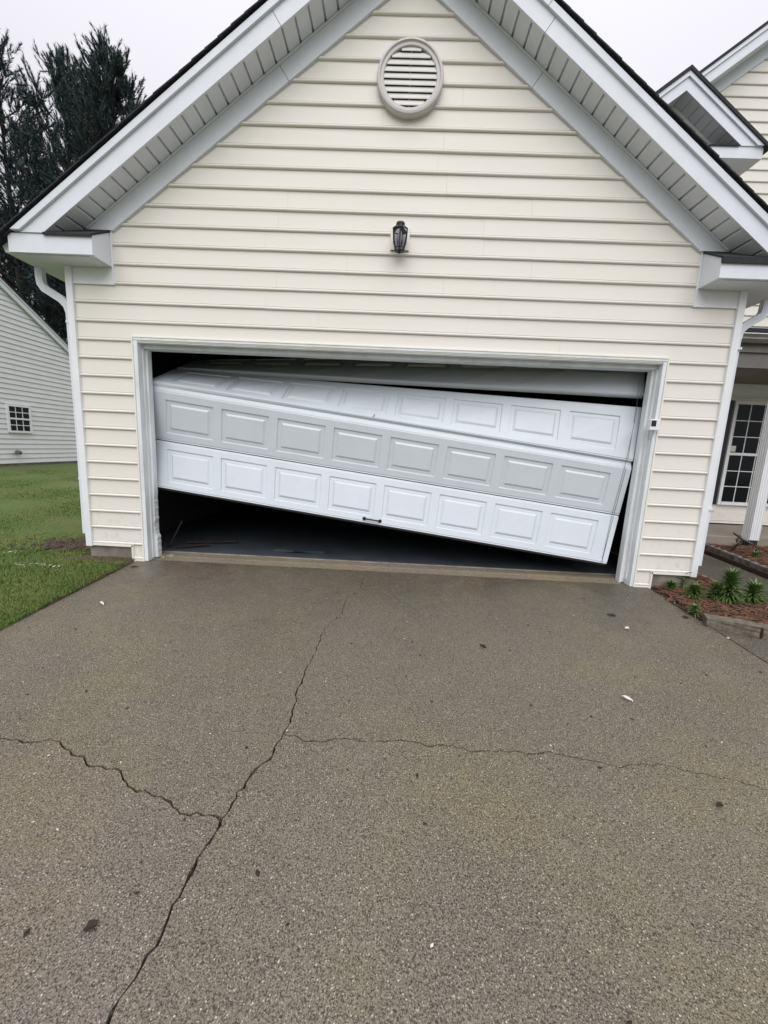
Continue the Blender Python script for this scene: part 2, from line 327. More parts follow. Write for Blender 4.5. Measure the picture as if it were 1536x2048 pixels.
# drive outline (x, y): edges run square to the garage
DL, DR, DF, DB = -2.60, 2.60, -9.0, 0.035
mainL[0] = np.array([mainL[0][0], DB]); mainL[-1] = np.array([mainL[-1][0] - 0.3, DF])
leftL[0] = np.array([DL, leftL[0][1]]); rightL[-1] = np.array([DR, rightL[-1][1]])
def near(P, L): return int(np.argmin([np.linalg.norm(q - P) for q in L]))
iL, iR = near(leftL[-1], mainL), near(rightL[0], mainL)
leftL[-1] = mainL[iL]; rightL[0] = mainL[iR]
def inset(poly, edges_w):                           # shrink polygon: each vertex moves inward by its own half crack width
    P = [np.array(q, float) for q in poly]; n = len(P)
    area = sum(P[i][0] * P[(i+1) % n][1] - P[(i+1) % n][0] * P[i][1] for i in range(n)) / 2; s = 1 if area > 0 else -1
    o = []
    for i in range(n):
        t = P[(i+1) % n] - P[i-1]; t /= np.linalg.norm(t) + 1e-9
        o.append(P[i] + s * np.array([-t[1], t[0]]) * edges_w[i])
    return o
def wmain(q): return 0.0014 + 0.0028 * min(1, max(0, (-q[1] - 0.4) / 2.4))
def wleft(q): return 0.0030
def wright(q): return 0.0024 if q[0] < 1.0 else 0.0016
driveway = tag(bpy.data.objects.new('driveway', None), kind='structure'); COL.objects.link(driveway)
rcw = random.Random(31)
def slab(parts, label, dz, mat=DRIVE):
    poly = []; wd = []
    for L, wf in parts:
        for q in L: poly.append(q); wd.append(wf(q) * rcw.choice((0.45, 0.7, 1.0, 1.0, 1.3, 2.0)) if wf else 0.0)
    P = inset(poly, wd); n = len(P)
    top = [(q[0], q[1], SLOPE * min(q[1], 0) + dz) for q in P]; bot = [(a, b, c - 0.06) for a, b, c in top]
    tri = tessellate_polygon([[Vector((q[0], q[1], 0)) for q in P]])
    m = MB(); m.add(top + bot, [tuple(t) for t in tri] + [(i, (i+1) % n, n + (i+1) % n, n + i) for i in range(n)])
    o = m.build('slab', mat, driveway); o['label'] = label
    import bmesh
    bm = bmesh.new(); bm.from_mesh(o.data)
    for f_ in bm.faces:
        if abs(f_.normal.z) > 0.5 and f_.normal.z < 0: f_.normal_flip()
    bm.to_mesh(o.data); bm.free()
c_ = lambda *q: [np.array(z, float) for z in q]
slab([(c_((DL, leftL[0][1])), None), (c_((DL, DB)), None), (mainL[:iL + 1], wmain), (leftL[-2:0:-1], wleft)], 'slab left of the long crack, nearest the garage', 0.0)
slab([(c_((DL, DF)), None), (leftL[:-1], wleft), (mainL[iL:], wmain)], 'reddish slab in the near left corner', -0.003, DRIVE2)
slab([(c_((DR, DB)), None), (rightL[::-1][:-1], wright), (mainL[iR::-1], wmain)], 'slab right of the long crack, nearest the garage', 0.001)
slab([(rightL, wright), (c_((DR, DF)), None), (mainL[:iR:-1], wmain)], 'slab in the near right corner', -0.001)
MB().prism([(DF, SLOPE*DF - 0.055), (0, -0.055), (0.3, -0.055), (0.3, -0.028), (0, -0.028), (DF, SLOPE*DF - 0.028)], 'x', DL + 0.01, DR + 0.02).build('crack_filler', CRACK, driveway)

# apron: the sloped lip of the garage slab, and the floor inside
ap = MB()
prof = [(0.050, -0.05), (0.050, -0.004), (0.13, 0.010), (0.15, 0.018), (0.258, 0.022), (0.258, -0.05)]
ap.prism(prof, 'x', -2.55, 2.50); tag(ap.build('garage_apron', APRON), kind='structure')
tag(MB().box(-2.55, 2.50, 0.2585, 0.2855, -0.05, 0.031).build('floor_edge', CONC, bevel=0.004), kind='structure')
tag(MB().box(-3.0, 2.95, 0.286, 7.9, -0.05, 0.027).build('garage_floor', FLOOR), kind='structure')

# walkway right of the drive and round the bed
wk = MB(); wk.prism([(2.612, -9), (2.612, -0.86), (2.80, -0.97), (3.56, -1.0), (3.56, 2.05), (4.45, 2.05), (4.22, 0.3), (4.30, -0.6), (4.6, -1.6), (9, -1.7), (9, -9)], 'z', -0.05, 0.0)
for i, q in enumerate(wk.v): wk.v[i] = (q[0], q[1], q[2] + SLOPE * min(q[1], 0))
tag(wk.build('walkway', WALK), kind='structure')
tag(MB().prism([(2.56, 0.04), (2.605, -0.74), (2.84, -0.87), (3.55, -0.90), (3.55, 2.05), (3.0, 2.05), (3.0, 0.04)], 'z', -0.10, -0.015).build('garden_bed', SOILM), kind='structure')
tag(MB().prism([(4.50, 2.04), (4.25, 0.3), (4.33, -0.6), (4.6, -1.55), (9, -1.6), (9, 2.04)], 'z', -0.10, 0.045).build('porch_bed', SOILM), kind='structure')

# ------------------------------------------------------------------ the house
house = thing('house', 'cream vinyl-sided house with the front-facing garage gable and porch', 'house')
PITCH = 0.165
def board_profile(h=PITCH, tilt=0.0058):
    o = [(0.003, 0.0), (-0.008, 0.0)]
    for k in range(8):
        a = -math.pi / 2 + math.pi * k / 7
        o.append((-0.0095 - 0.0118 * math.cos(a), 0.0125 + 0.0125 * math.sin(a)))
    o += [(-0.0030, 0.0262), (-0.0030, 0.0292), (-0.0085, 0.0310), (-0.0085 + tilt, h - 0.0005), (0.003, h - 0.0005)]
    return o
def siding_board(parent, y, x0, x1, z, h=PITCH, mat=SIDING, xa=None, xb=None, warp=0.0):
    """one course: extruded along x; xa/xb = x at the top of the course when cut on a slope"""
    pr = board_profile(h); n = len(pr); vs = []
    for side in (0, 1):
        for (py, pz) in pr:
            t = pz / h
            xx = (x0 + ((xa if xa is not None else x0) - x0) * t) if side == 0 else (x1 + ((xb if xb is not None else x1) - x1) * t)
            vs.append((xx, y + py, z + pz + warp * side))
    fs = [(i, i + 1, n + i + 1, n + i) for i in range(n - 1)] + [tuple(range(n - 1, -1, -1)), tuple(range(n, 2 * n))]
    m = MB(); m.add(vs, fs); return m.build('siding_board', mat, parent)
def courses(parent, y, spans, mat=SIDING):
    for z, ss in spans:
        for (x0, x1, xa, xb) in ss:
            L = x1 - x0; cuts = []
            if L > 2.4:
                k = 2 if L > 4.5 else 1
                cuts = sorted(x0 + L * (i + 1) / (k + 1) + rng.uniform(-0.5, 0.5) for i in range(k))
            xsn = [x0] + cuts + [x1]
            for i in range(len(xsn) - 1):
                siding_board(parent, y + rng.uniform(-0.0006, 0.0006), xsn[i] + (0.0004 if i else 0), xsn[i + 1] - (0 if i == len(xsn) - 2 else 0.0004), z + rng.uniform(-0.0008, 0.0008), mat=mat,
                             xa=xa if i == 0 else None, xb=xb if i == len(xsn) - 2 else None, warp=rng.uniform(-0.001, 0.001))
CL, CRX = -3.05, 2.99                                # inner edges of the corner boards
OL, OR, OT = -2.478, 2.418, 2.135                    # garage opening
gw = MB()                                            # sheathing behind the siding
gw.box(-3.06, -2.50, 0.004, 0.12, 0.14, 2.3); gw.box(2.44, 3.0, 0.004, 0.12, 0.14, 2.3)
gw.prism([(-3.06, 2.3), (3.0, 2.3), (3.0, 2.9), (X0, 5.18), (-3.06, 2.9)], 'y', 0.004, 0.12)
gw.box(-2.5, 2.44, 0.004, 0.12, 2.16, 2.3)
wall = gw.build('front_wall', SIDING, house)
spans = []
for i in range(12, -18, -1):
    z = 2.14 - PITCH * i + 0.001
    if z + PITCH <= 2.19: spans.append((z, [(CL, -2.530, None, None), (2.468, CRX, None, None)]))
    elif z < 2.19 - 0.02: spans.append((z, [(CL, -2.530, None, None), (2.468, CRX, None, None)])) if z + PITCH * 0.5 < 2.19 else None
    if z > 2.10 and z + PITCH > 2.2:
        def rk(zz): return min(3.0, (5.042 + 0.02 - zz) / 0.75 + 0.03)
        l0, l1 = rk(z), rk(z + PITCH)
        xl, xr = X0 - l0, X0 + l0
        if z + PITCH < 3.10: xl, xr, l1 = CL, CRX, None
        else:
            xl, xr = max(xl, -2.72 if z < 3.12 else xl), min(xr, 2.68 if z < 3.12 else xr)
        if z < 2.66 and z > 2.5: xl, xr = CL, CRX
        if 2.63 < z < 3.12: xl, xr, l1 = -2.70, 2.64, None
        if l0 > 0.12: spans.append((z, [(xl, xr, None if l1 is None else X0 - max(l1, 0.02), None if l1 is None else X0 + max(l1, 0.02))]))
courses(wall, 0.0, [s for s in spans if s])
# the course that straddles the door head: fill strips beside the casing, little framed pieces at the foot of each jamb
siding_board(wall, 0.0, -2.630, -2.531, 0.012, 0.150); siding_board(wall, 0.0, 2.469, 2.612, 0.012, 0.150)
def trimbox(n, mat, parent, *b, bevel=0.0015): return MB().box(*b).build(n, mat, parent, bevel=bevel)
for s in (-1, 1):
    a, b_ = (-3.112, -3.050) if s < 0 else (2.990, 3.052)
    MB().prism([(a, -0.034), (b_, -0.034), (b_, 0.1), (a, 0.1)] if True else [], 'z', 0.132, 2.79).build('corner_board', TRIM, house, bevel=0.003)
    xw = -3.112 if s < 0 else 3.052
    trimbox('side_wall', SIDING, house, min(xw, xw + s * -0.02), max(xw, xw + s * -0.02), 0.101, 8.0, 0.0, 2.95)
for (a, b_, gap) in ((-3.05, -2.632, 1), (2.614, 2.99, 1)):   # starter trim under the siding
    trimbox('starter_trim', CASING, house, a, b_, -0.024, 0.02, 0.140, 0.162)
trimbox('return_trim', CASING, house, -2.648, -2.630, -0.024, 0.0, -0.012, 0.163)
trimbox('return_trim', CASING, house, -2.6295, -2.531, -0.0235, 0.0, -0.012, 0.011)
trimbox('return_trim', CASING, house, 2.612, 2.630, -0.024, 0.0, -0.012, 0.163)
trimbox('return_trim', CASING, house, 2.469, 2.6115, -0.0235, 0.0, -0.012, 0.011)
for a, b_ in ((-3.10, -2.52), (2.46, 3.04)):
    trimbox('foundation', CONC, house, a, b_, 0.012, 0.20, -0.12, 0.139, bevel=0)
# casing round the opening: J-channel, face board, jamb, stop
for s, a, j in ((-1, -2.530, OL), (1, 2.466, OR)):
    lo, hi = sorted((a, a - s * 0.014)); trimbox('j_channel', CASING, house, lo, hi, -0.030, 0.02, -0.005, 2.190)
    lo, hi = sorted((a - s * 0.0145, j)); trimbox('jamb_casing', TRIMW, house, lo, hi, -0.022, 0.19, 0.0, 2.155, bevel=0.003)
trimbox('j_channel', CASING, house, -2.5155, 2.4515, -0.030, 0.02, 2.178, 2.1895)
trimbox('head_casing', TRIMW, house, -2.515, 2.451, -0.026, 0.02, 2.1565, 2.1775)
trimbox('head_board', TRIMW, house, -2.4775, 2.4175, -0.015, 0.11, OT, 2.156, bevel=0.003)
trimbox('head_stop', TRIMW, house, -2.4775, 2.4175, 0.055, 0.175, 2.098, OT - 0.0005, bevel=0.004)
def jagged_stop():
    r = random.Random(5); pts = [(0.0, 0)]; x = 0.028; out_ = []
    zz = 0.015
    while zz < 0.66:
        out_.append((OL + 0.024 + r.uniform(-0.003, 0.003) + (0.014 if zz < 0.26 else 0) - (0.008 if 0.28 < zz < 0.40 else 0), zz)); zz += r.uniform(0.006, 0.022)
    return [(OL, 0.015)] + out_ + [(OL + 0.028, 0.70), (OL + 0.028, 2.097), (OL, 2.097)]
m = MB(); m.prism(jagged_stop(), 'y', 0.085, 0.15); o = m.build('door_stop', TRIMW, house); o['label'] = 'splintered white stop on the left jamb'
trimbox('door_stop', TRIMW, house, OL + 0.0003, OL + 0.011, 0.045, 0.0845, 0.02, 2.097, bevel=0.003)
MB().prism([(OR, 0.02), (OR - 0.052, 0.0), (OR - 0.030, 2.097), (OR, 2.097)], 'y', 0.075, 0.15).build('door_stop', TRIMW, house, bevel=0.003)
trimbox('door_stop', TRIMW, house, OR - 0.013, OR - 0.0003, 0.035, 0.0745, 0.05, 2.097, bevel=0.003)

# gable: frieze boards, soffit panels, fascias, roof
ZS, ZF, ZM, ZT, ZR = 5.2310, 5.042, 5.380, 5.443, 5.490
def rake(zlo, zhi, cut_lo, side, x_in=0.0):          # parallelogram strip of the rake on one side, cut level at z = cut_lo
    S = side; d0 = (zlo - cut_lo) / 0.75; d1 = (zhi - cut_lo) / 0.75
    return [(X0, zlo), (X0, zhi), (X0 + S * d1, cut_lo), (X0 + S * d0, cut_lo)]
def rake2(n_, mat, zlo, zhi, cut, s, y0, y1, bv):      # two lengths of board with a butt joint
    P = rake(zlo, zhi, cut, s); q = 1.02
    def top(x): return zhi - 0.75 * abs(x - X0)
    def bot(x): return zlo - 0.75 * abs(x - X0)
    xj = X0 + s * q; sk = -s * 0.45 * (zhi - zlo)
    MB().prism([(X0, zlo), (X0, zhi), (xj + sk * -1, top(xj - sk)), (xj, bot(xj))], 'y', y0, y1).build(n_, mat, house, bevel=bv)
    e = s * 0.003
    MB().prism([(xj + e, bot(xj + e)), (xj - sk + e, top(xj - sk + e)), P[2], P[3]], 'y', y0, y1).build(n_, mat, house, bevel=bv)
for s in (-1, 1):
    rake2('frieze_board', FASC, ZF, ZS, 3.083, s, -0.032, 0.003, 0.0015)
    MB().prism(rake(ZS - 0.022, ZS - 0.004, 3.09, s), 'y', -0.045, -0.0325).build('frieze_bead', SOFF, house)
    rake2('rake_fascia', FASC, ZS - 0.003, ZM + 0.001, 2.936, s, -0.262, -0.242, 0.0015)
    rake2('rake_trim', FASC, ZM, ZT, 2.947, s, -0.284, -0.20, 0.002)
    sf = MB().prism(rake(ZS + 0.024, ZS + 0.03, 2.965, s), 'y', -0.2415, 0.0).build('soffit', SOFF, house)
    k = 0; x = 0.004
    while x < 3.03:                                 # every soffit panel, with a V-joint between neighbours
        xa, xb = x, x + 0.0885
        z0, z1 = ZS - 0.75 * xa, ZS - 0.75 * xb
        m = MB(); yw = -0.033
        pts = [(X0 + s * xa, z0 + 0.003), (X0 + s * (xa + 0.004), z0 - 0.003), (X0 + s * (xb - 0.004), z1 + 0.003), (X0 + s * xb, z1 + 0.003)]
        up = [(a, b + 0.006) for a, b in reversed(pts)]
        m.prism(pts + up, 'y', -0.2405, yw); m.build('soffit_panel', SOFF, sf); x += 0.1025
    # roof: deck and shingle courses
    rf = MB().prism([(X0, ZT + 0.001), (X0, ZT + 0.02), (X0 + s * 3.40, ZT + 0.02 - 0.75 * 3.40), (X0 + s * 3.40, ZT + 0.001 - 0.75 * 3.40)], 'y', -0.27, 8.0).build('roof', SHING, house)
    nC = 33
    for k in range(nC):
        xa, xb = k * 0.1055, k * 0.1055 + 0.135
        za, zb = ZT + 0.021 - 0.75 * xa, ZT + 0.021 - 0.75 * xb
        yf = -0.298 - rng.uniform(0, 0.005)
        m = MB(); m.prism([(X0 + s * xa, za), (X0 + s * xb, zb + 0.006), (X0 + s * xb, zb + 0.018), (X0 + s * xa, za + 0.010)], 'y', yf, 8.0)
        m.build('shingle_course', SHING, rf)
MB().prism([(X0 - 0.16, ZT - 0.07), (X0, ZT + 0.06), (X0 + 0.16, ZT - 0.07), (X0, ZT + 0.03)], 'y', -0.31, 8.0).build('ridge_cap', SHING, house)
for s in (-1, 1):                                     # cornice returns
    xi, xo = X0 + s * 2.648, X0 + s * 3.382
    lo, hi = sorted((xi, xo))
    b = MB(); b.prism([(-0.250, 2.781), (-0.250, 2.932), (-0.002, 3.078), (-0.002, 2.781)], 'x', lo, hi); rb = b.build('cornice_return', FASC, house, bevel=0.002)
    lo2, hi2 = sorted((X0 + s * 2.640, X0 + s * 3.06))
    lp = 0.012 if s < 0 else 0.040
    MB().prism([(-0.252, 2.9325), (-0.254, 2.934 - lp), (-0.268, 2.932 - lp), (-0.268, 2.940), (0.0, 3.096), (0.0, 3.081)], 'x', lo2, hi2).build('return_flashing', SHING, rb)
    l3, h3 = sorted((X0 + s * 2.70, X0 + s * 3.33)); trimbox('return_soffit', SOFF, rb, l3, h3, -0.222, -0.02, 2.774, 2.7805)
    lo, hi = sorted((X0 + s * 2.633, X0 + s * 2.6475)); trimbox('return_trim', TRIM, house, lo, hi, -0.022, 0.0, 2.630, 3.08)
    lo, hi = sorted((X0 + s * 2.648, X0 + s * 3.022)); trimbox('return_frieze', TRIM, house, lo, hi, -0.014, 0.0, 2.648, 2.7805)
    lo, hi = sorted((X0 + s * 2.648, X0 + s * 3.022)); trimbox('return_trim', TRIM, house, lo, hi, -0.0225, 0.0, 2.6305, 2.6475)
    lo, hi = sorted((X0 + s * 3.084, X0 + s * 3.382)); trimbox('eave_box', FASC, house, lo, hi, 0.0, 8.0, 2.785, 2.95)
    lo, hi = sorted((X0 + s * 3.3825, X0 + s * 3.50))
    g = MB(); y0 = -0.19
    gp = [(0, 2.80), (0.085, 2.80), (0.115, 2.86), (0.10, 2.90), (0.125, 2.945), (0.115, 2.945), (0.0, 2.94)]
    g.prism([(X0 + s * (3.383 + a), z) for a, z in gp], 'y', y0, 8.0); g.build('gutter', FASC, house)
# downspouts
RP = [(-0.030, -0.022), (0.030, -0.022), (0.030, 0.022), (-0.030, 0.022)]
def corr(wd=0.034, dp=0.024):
    o = []
    for (ax, ay, bx, by) in ((-wd, -dp, wd, -dp), (wd, -dp, wd, dp), (wd, dp, -wd, dp), (-wd, dp, -wd, -dp)):
        for k in range(6):
            t = k / 6; x, y = ax + (bx - ax) * t, ay + (by - ay) * t
            s_ = 1 - (0.08 if k % 2 else 0.0); o.append((x * s_, y * s_))
    return o
dsp = MB().sweep([(-3.455, 0.10, 2.83), (-3.455, 0.10, 2.71), (-3.445, 0.095, 2.655), (-3.41, 0.09, 2.61), (-3.24, 0.075, 2.515), (-3.185, 0.07, 2.46), (-3.163, 0.07, 2.39), (-3.160, 0.07, 1.2), (-3.160, 0.06, 0.245)], corr()).build('downspout', FASC, house)
for z in (2.30, 0.80): trimbox('strap', FASC, dsp, -3.199, -3.121, 0.04, 0.10, z, z + 0.022)
dsp = MB().sweep([(3.43, 0.22, 2.83), (3.43, 0.22, 2.74), (3.42, 0.215, 2.685), (3.385, 0.20, 2.64), (3.19, 0.12, 2.53), (3.13, 0.095, 2.475), (3.105, 0.08, 2.39), (3.10, 0.07, 1.2), (3.10, 0.06, 0.235)], corr()).build('downspout', FASC, house)
for z in (2.30, 0.80): trimbox('strap', FASC, dsp, 3.061, 3.139, 0.03, 0.10, z, z + 0.022)

# round gable vent: frame, slats, middle rib
vc = (-0.026, 0.0, 4.306); R0 = 0.276
vent = MB().lathe([(R0, -0.002), (R0 + 0.002, -0.060), (R0 - 0.006, -0.074), (R0 - 0.022, -0.078), (R0 - 0.030, -0.066), (R0 - 0.052, -0.066), (R0 - 0.056, -0.061), (R0 - 0.056, -0.004)], vc, 72, 'y').build('gable_vent', GREYV, house, smooth=False)
MB().lathe([(0.0, 0.0), (R0 - 0.05, 0.0)], (vc[0], -0.0205, vc[2]), 48, 'y').build('vent_backing', DARKM, vent)
ri = R0 - 0.057
for k in range(9):
    zc_ = vc[2] - 0.196 + k * 0.0485
    h = abs(zc_ + 0.014 - vc[2]); hw = math.sqrt(max(ri * ri - h * h, 0.0009)) + 0.006
    m = MB(); m.prism([(-0.060, zc_ - 0.006), (-0.060, zc_ + 0.003), (-0.047, zc_ + 0.0385), (-0.044, zc_ + 0.0385), (-0.055, zc_ + 0.001), (-0.055, zc_ - 0.006)], 'x', vc[0] - hw, vc[0] + hw)
    m.build('louver', VSLAT, vent)
trimbox('vent_rib', GREYV, vent, vc[0] - 0.002, vc[0] + 0.002, -0.054, -0.021, vc[2] - ri + 0.004, vc[2] + ri - 0.004, bevel=0)

# garage shell inside
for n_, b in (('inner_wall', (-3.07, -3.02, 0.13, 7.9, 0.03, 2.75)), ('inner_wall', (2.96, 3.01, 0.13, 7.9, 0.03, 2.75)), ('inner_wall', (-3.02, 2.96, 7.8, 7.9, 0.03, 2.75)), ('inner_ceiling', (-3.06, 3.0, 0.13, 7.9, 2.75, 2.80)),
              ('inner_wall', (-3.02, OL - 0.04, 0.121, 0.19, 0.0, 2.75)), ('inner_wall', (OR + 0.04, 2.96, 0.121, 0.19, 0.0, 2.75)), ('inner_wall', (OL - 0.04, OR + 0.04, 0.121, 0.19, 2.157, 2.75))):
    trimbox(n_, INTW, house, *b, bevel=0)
trimbox('back_wall', SIDING, house, -3.11, 3.05, 7.95, 8.0, 0.0, 2.95, bevel=0)

# ---- main block behind: wall with big gable, upper bay with its own small gable, porch
YW = 3.3
mw = MB().prism([(3.1, 0.19), (10.2, 0.19), (10.2, 6.2), (7.4, 8.75), (3.1, 5.7)], 'y', YW + 0.004, YW + 0.15)
mwall = mw.build('main_wall', SIDING, house)
def mz(x): return 6.87 + 0.75 * (x - 4.70)           # lower edge of the frieze on that wall
sp_ = []
for i in range(48):
    z = 0.235 + PITCH * i
    if 2.60 < z + PITCH and z < 3.2: continue
    xl = 3.12 if z < 5.7 else max(3.12, 4.70 + (z - 6.87) / 0.75 + 0.02)
    sp_.append((z, [(xl, 9.9 if z < 6.4 else 9.9 - (z - 6.4) * 1.1, None, None)]) if z < 8.0 else None)
for s_ in sp_:
    if s_:
        z, ((a, b, _, _),) = s_
        if 0.36 < z < 2.34:
            siding_board(mwall, YW, a, 5.795, z); siding_board(mwall, YW, 6.865, b, z)
        elif b > a: siding_board(mwall, YW, a, b, z)
def slope_strip(n_, mat, xa, xb, f, h0, h1, y0, y1, bevel=0.0):
    return MB().prism([(xa, f(xa) + h0), (xb, f(xb) + h0), (xb, f(xb) + h1), (xa, f(xa) + h1)], 'y', y0, y1).build(n_, mat, house, bevel=bevel)
slope_strip('frieze_board', FASC, 3.0, 7.4, mz, 0.0, 0.20, YW - 0.03, YW + 0.003)
zf = lambda x: 6.745 + 0.75 * (x - 4.31)
slope_strip('soffit', SOFF, 3.0, 7.4, zf, 0.012, 0.02, YW - 0.28, YW)
slope_strip('rake_fascia', FASC, 3.0, 7.4, zf, 0.0, 0.15, YW - 0.30, YW - 0.281)
slope_strip('rake_trim', FASC, 3.0, 7.4, zf, 0.1505, 0.212, YW - 0.322, YW - 0.25)
slope_strip('roof', SHING, 2.9, 7.4, zf, 0.2125, 0.255, YW - 0.335, YW + 6)
MB().prism([(7.4, zf(7.4) + 0.255), (11, zf(7.4) + 0.255 - 2.7), (11, zf(7.4) + 0.212 - 2.7), (7.4, zf(7.4) + 0.212)], 'y', YW - 0.335, YW + 6).build('roof', SHING, house)
# small gabled bay over the porch
BX, YB = 3.575, 2.46
bz = lambda zc: (lambda x: zc - 0.75 * abs(x - BX))
for s in (-1, 1):
    def st(n_, mat, zlo, zhi, cut, y0, y1, bv=0.0):
        d0, d1 = (zlo - cut) / 0.75, (zhi - cut) / 0.75
        return MB().prism([(BX, zlo), (BX, zhi), (BX + s * d1, cut), (BX + s * d0, cut)], 'y', y0, y1).build(n_, mat, house, bevel=bv)
    st('rake_fascia', FASC, 6.045, 6.195, 5.43, YB - 0.262, YB - 0.242); st('rake_trim', FASC, 6.1955, 6.257, 5.43, YB - 0.284, YB - 0.20)
    bs = st('soffit', SOFF, 6.060, 6.07, 5.45, YB - 0.2415, YB); st('frieze_board', TRIM, 5.935, 6.045, 5.44, YB - 0.03, YB + 0.003)
    st('roof', SHING, 6.2575, 6.305, 5.40, YB - 0.30, YW)
    x = 0.004
    while x < 0.78:
        z0, z1 = 6.045 - 0.75 * x, 6.045 - 0.75 * (x + 0.096)
        MB().prism([(BX + s * x, z0 + 0.006), (BX + s * (x + 0.005), z0 - 0.002), (BX + s * (x + 0.091), z1 + 0.002), (BX + s * (x + 0.096), z1 + 0.006), (BX + s * (x + 0.096), z1 + 0.013), (BX + s * x, z0 + 0.013)], 'y', YB - 0.2405, YB - 0.031).build('soffit_panel', SOFF, bs); x += 0.1025
    xi, xo = BX + s * 0.445, BX + s * 1.125; lo, hi = sorted((xi, xo))
    rb = MB().prism([(YB - 0.25, 5.29), (YB - 0.25, 5.432), (YB - 0.002, 5.55), (YB - 0.002, 5.29)], 'x', lo, hi).build('cornice_return', FASC, house, bevel=0.002)
    lo, hi = sorted((xi - s * 0.01, BX + s * 0.80)); MB().prism([(YB - 0.268, 5.424), (YB - 0.268, 5.437), (YB, 5.566), (YB, 5.553)], 'x', lo, hi).build('return_flashing', SHING, rb)
    lo, hi = sorted((BX + s * 0.83, BX + s * 1.122)); trimbox('eave_box', FASC, house, lo, hi, YB, YW - 0.02, 5.292, 5.42)
    lo, hi = sorted((BX + s * 0.80, BX + s * 0.83)); trimbox('corner_board', TRIM, house, lo, hi, YB - 0.02, YB + 0.05, 3.4, 5.2895)
bw = MB().prism([(BX - 0.80, 3.3), (BX + 0.80, 3.3), (BX + 0.80, 5.30), (BX, 5.90), (BX - 0.80, 5.30)], 'y', YB + 0.004, YW).build('bay_wall', SIDING, house)
for i in range(18):
    z = 3.31 + PITCH * i
    if z + PITCH < 5.3: siding_board(bw, YB, BX - 0.80, BX + 0.80, z)
for k in range(7):                                    # dark shakes in the little gable
    z = 5.30 + k * 0.085; hw = max(0.02, (5.95 - z) / 0.75)
    x = -min(hw, 0.8)
    while x < min(hw, 0.8) - 0.02:
        wd = rng.uniform(0.09, 0.16); xe = min(x + wd, min(hw, 0.8))
        MB().prism([(YB - 0.022, z), (YB + 0.003, z), (YB + 0.003, z + 0.10), (YB - 0.006, z + 0.10)], 'x', BX + x, BX + xe - 0.006).build('shake', SHAKE, bw); x += wd
# porch
PY = 2.02
MB().box(3.06, 10, PY + 0.08, YW, -0.1, 0.17).build('porch_slab', PORCHC, house, bevel=0.01)
pr = MB().prism([(PY - 0.05, 3.005), (PY - 0.05, 3.03), (YW, 3.52), (YW, 3.49)], 'x', 3.10, 10).build('porch_roof', SHING, house)
for k in range(9):
    ya = PY - 0.06 + k * 0.145; za = 3.030 + (ya - PY + 0.05) * 0.363
    MB().prism([(ya, za - 0.002), (ya, za + 0.016), (ya + 0.17, za + 0.065), (ya + 0.17, za + 0.058)], 'x', 3.09, 10).build('shingle_course', SHING, pr)
MB().prism([(PY, 2.905), (PY - 0.07, 2.905), (PY - 0.10, 2.95), (PY - 0.085, 2.975), (PY - 0.105, 3.012), (PY, 3.004)], 'x', 3.12, 10).build('gutter', GUTD, house)
MB().box(3.12, 10, PY - 0.106, PY - 0.09, 3.0125, 3.022).build('gutter_lip', TRIM, house)
MB().box(3.12, 10, PY + 0.001, PY + 0.03, 2.80, 3.0).build('porch_fascia', GUTD, house)
MB().box(3.12, 10, PY + 0.031, PY + 0.20, 2.60, 2.86).build('porch_beam', GUTD, house)  # shadow behind the gutter is put into the beam's dark colour
MB().box(3.06, 10, PY + 0.20, YW - 0.001, 2.612, 2.63).build('porch_ceiling', PCEIL, house)
MB().box(3.12, 10, YW - 0.03, YW, 2.47, 2.611).build('porch_frieze', TRIM, house)
MB().box(3.12, 10, YW - 0.028, YW, 0.195, 0.233).build('base_trim', CASING, house)
MB().box(3.12, 10, YW + 0.002, YW + 0.1, 0.17, 0.195).build('base_trim_shade', DARKM, house)  # dark strip painted in for the shadow under the base trim
def fluted(x, y, wd, z0, z1):
    o = []; n = 4
    for sx, sy, tx, ty in ((-1, -1, 1, 0), (1, -1, 0, 1), (1, 1, -1, 0), (-1, 1, 0, -1)):
        for k in range(n):
            t0 = k / n
            for q, dpt in ((0.0, 0), (0.18, 0), (0.3, 0.010), (0.7, 0.010), (0.85, 0)):
                t = (t0 + q / n) * wd
                px, py = sx * wd / 2 + tx * t, sy * wd / 2 + ty * t
                px += (0 if tx else -sx * dpt * 1.0) ; py += (0 if ty else -sy * dpt * 1.0)
                o.append((x + px, y + py))
    return MB().prism(o, 'z', z0, z1)
colm = fluted(5.40, PY + 0.04, 0.142, 0.15, 2.60).build('porch_column', TRIM, house)
trimbox('column_base', DARKM, colm, 5.335, 5.465, PY - 0.02, PY + 0.10, 0.04, 0.1495)
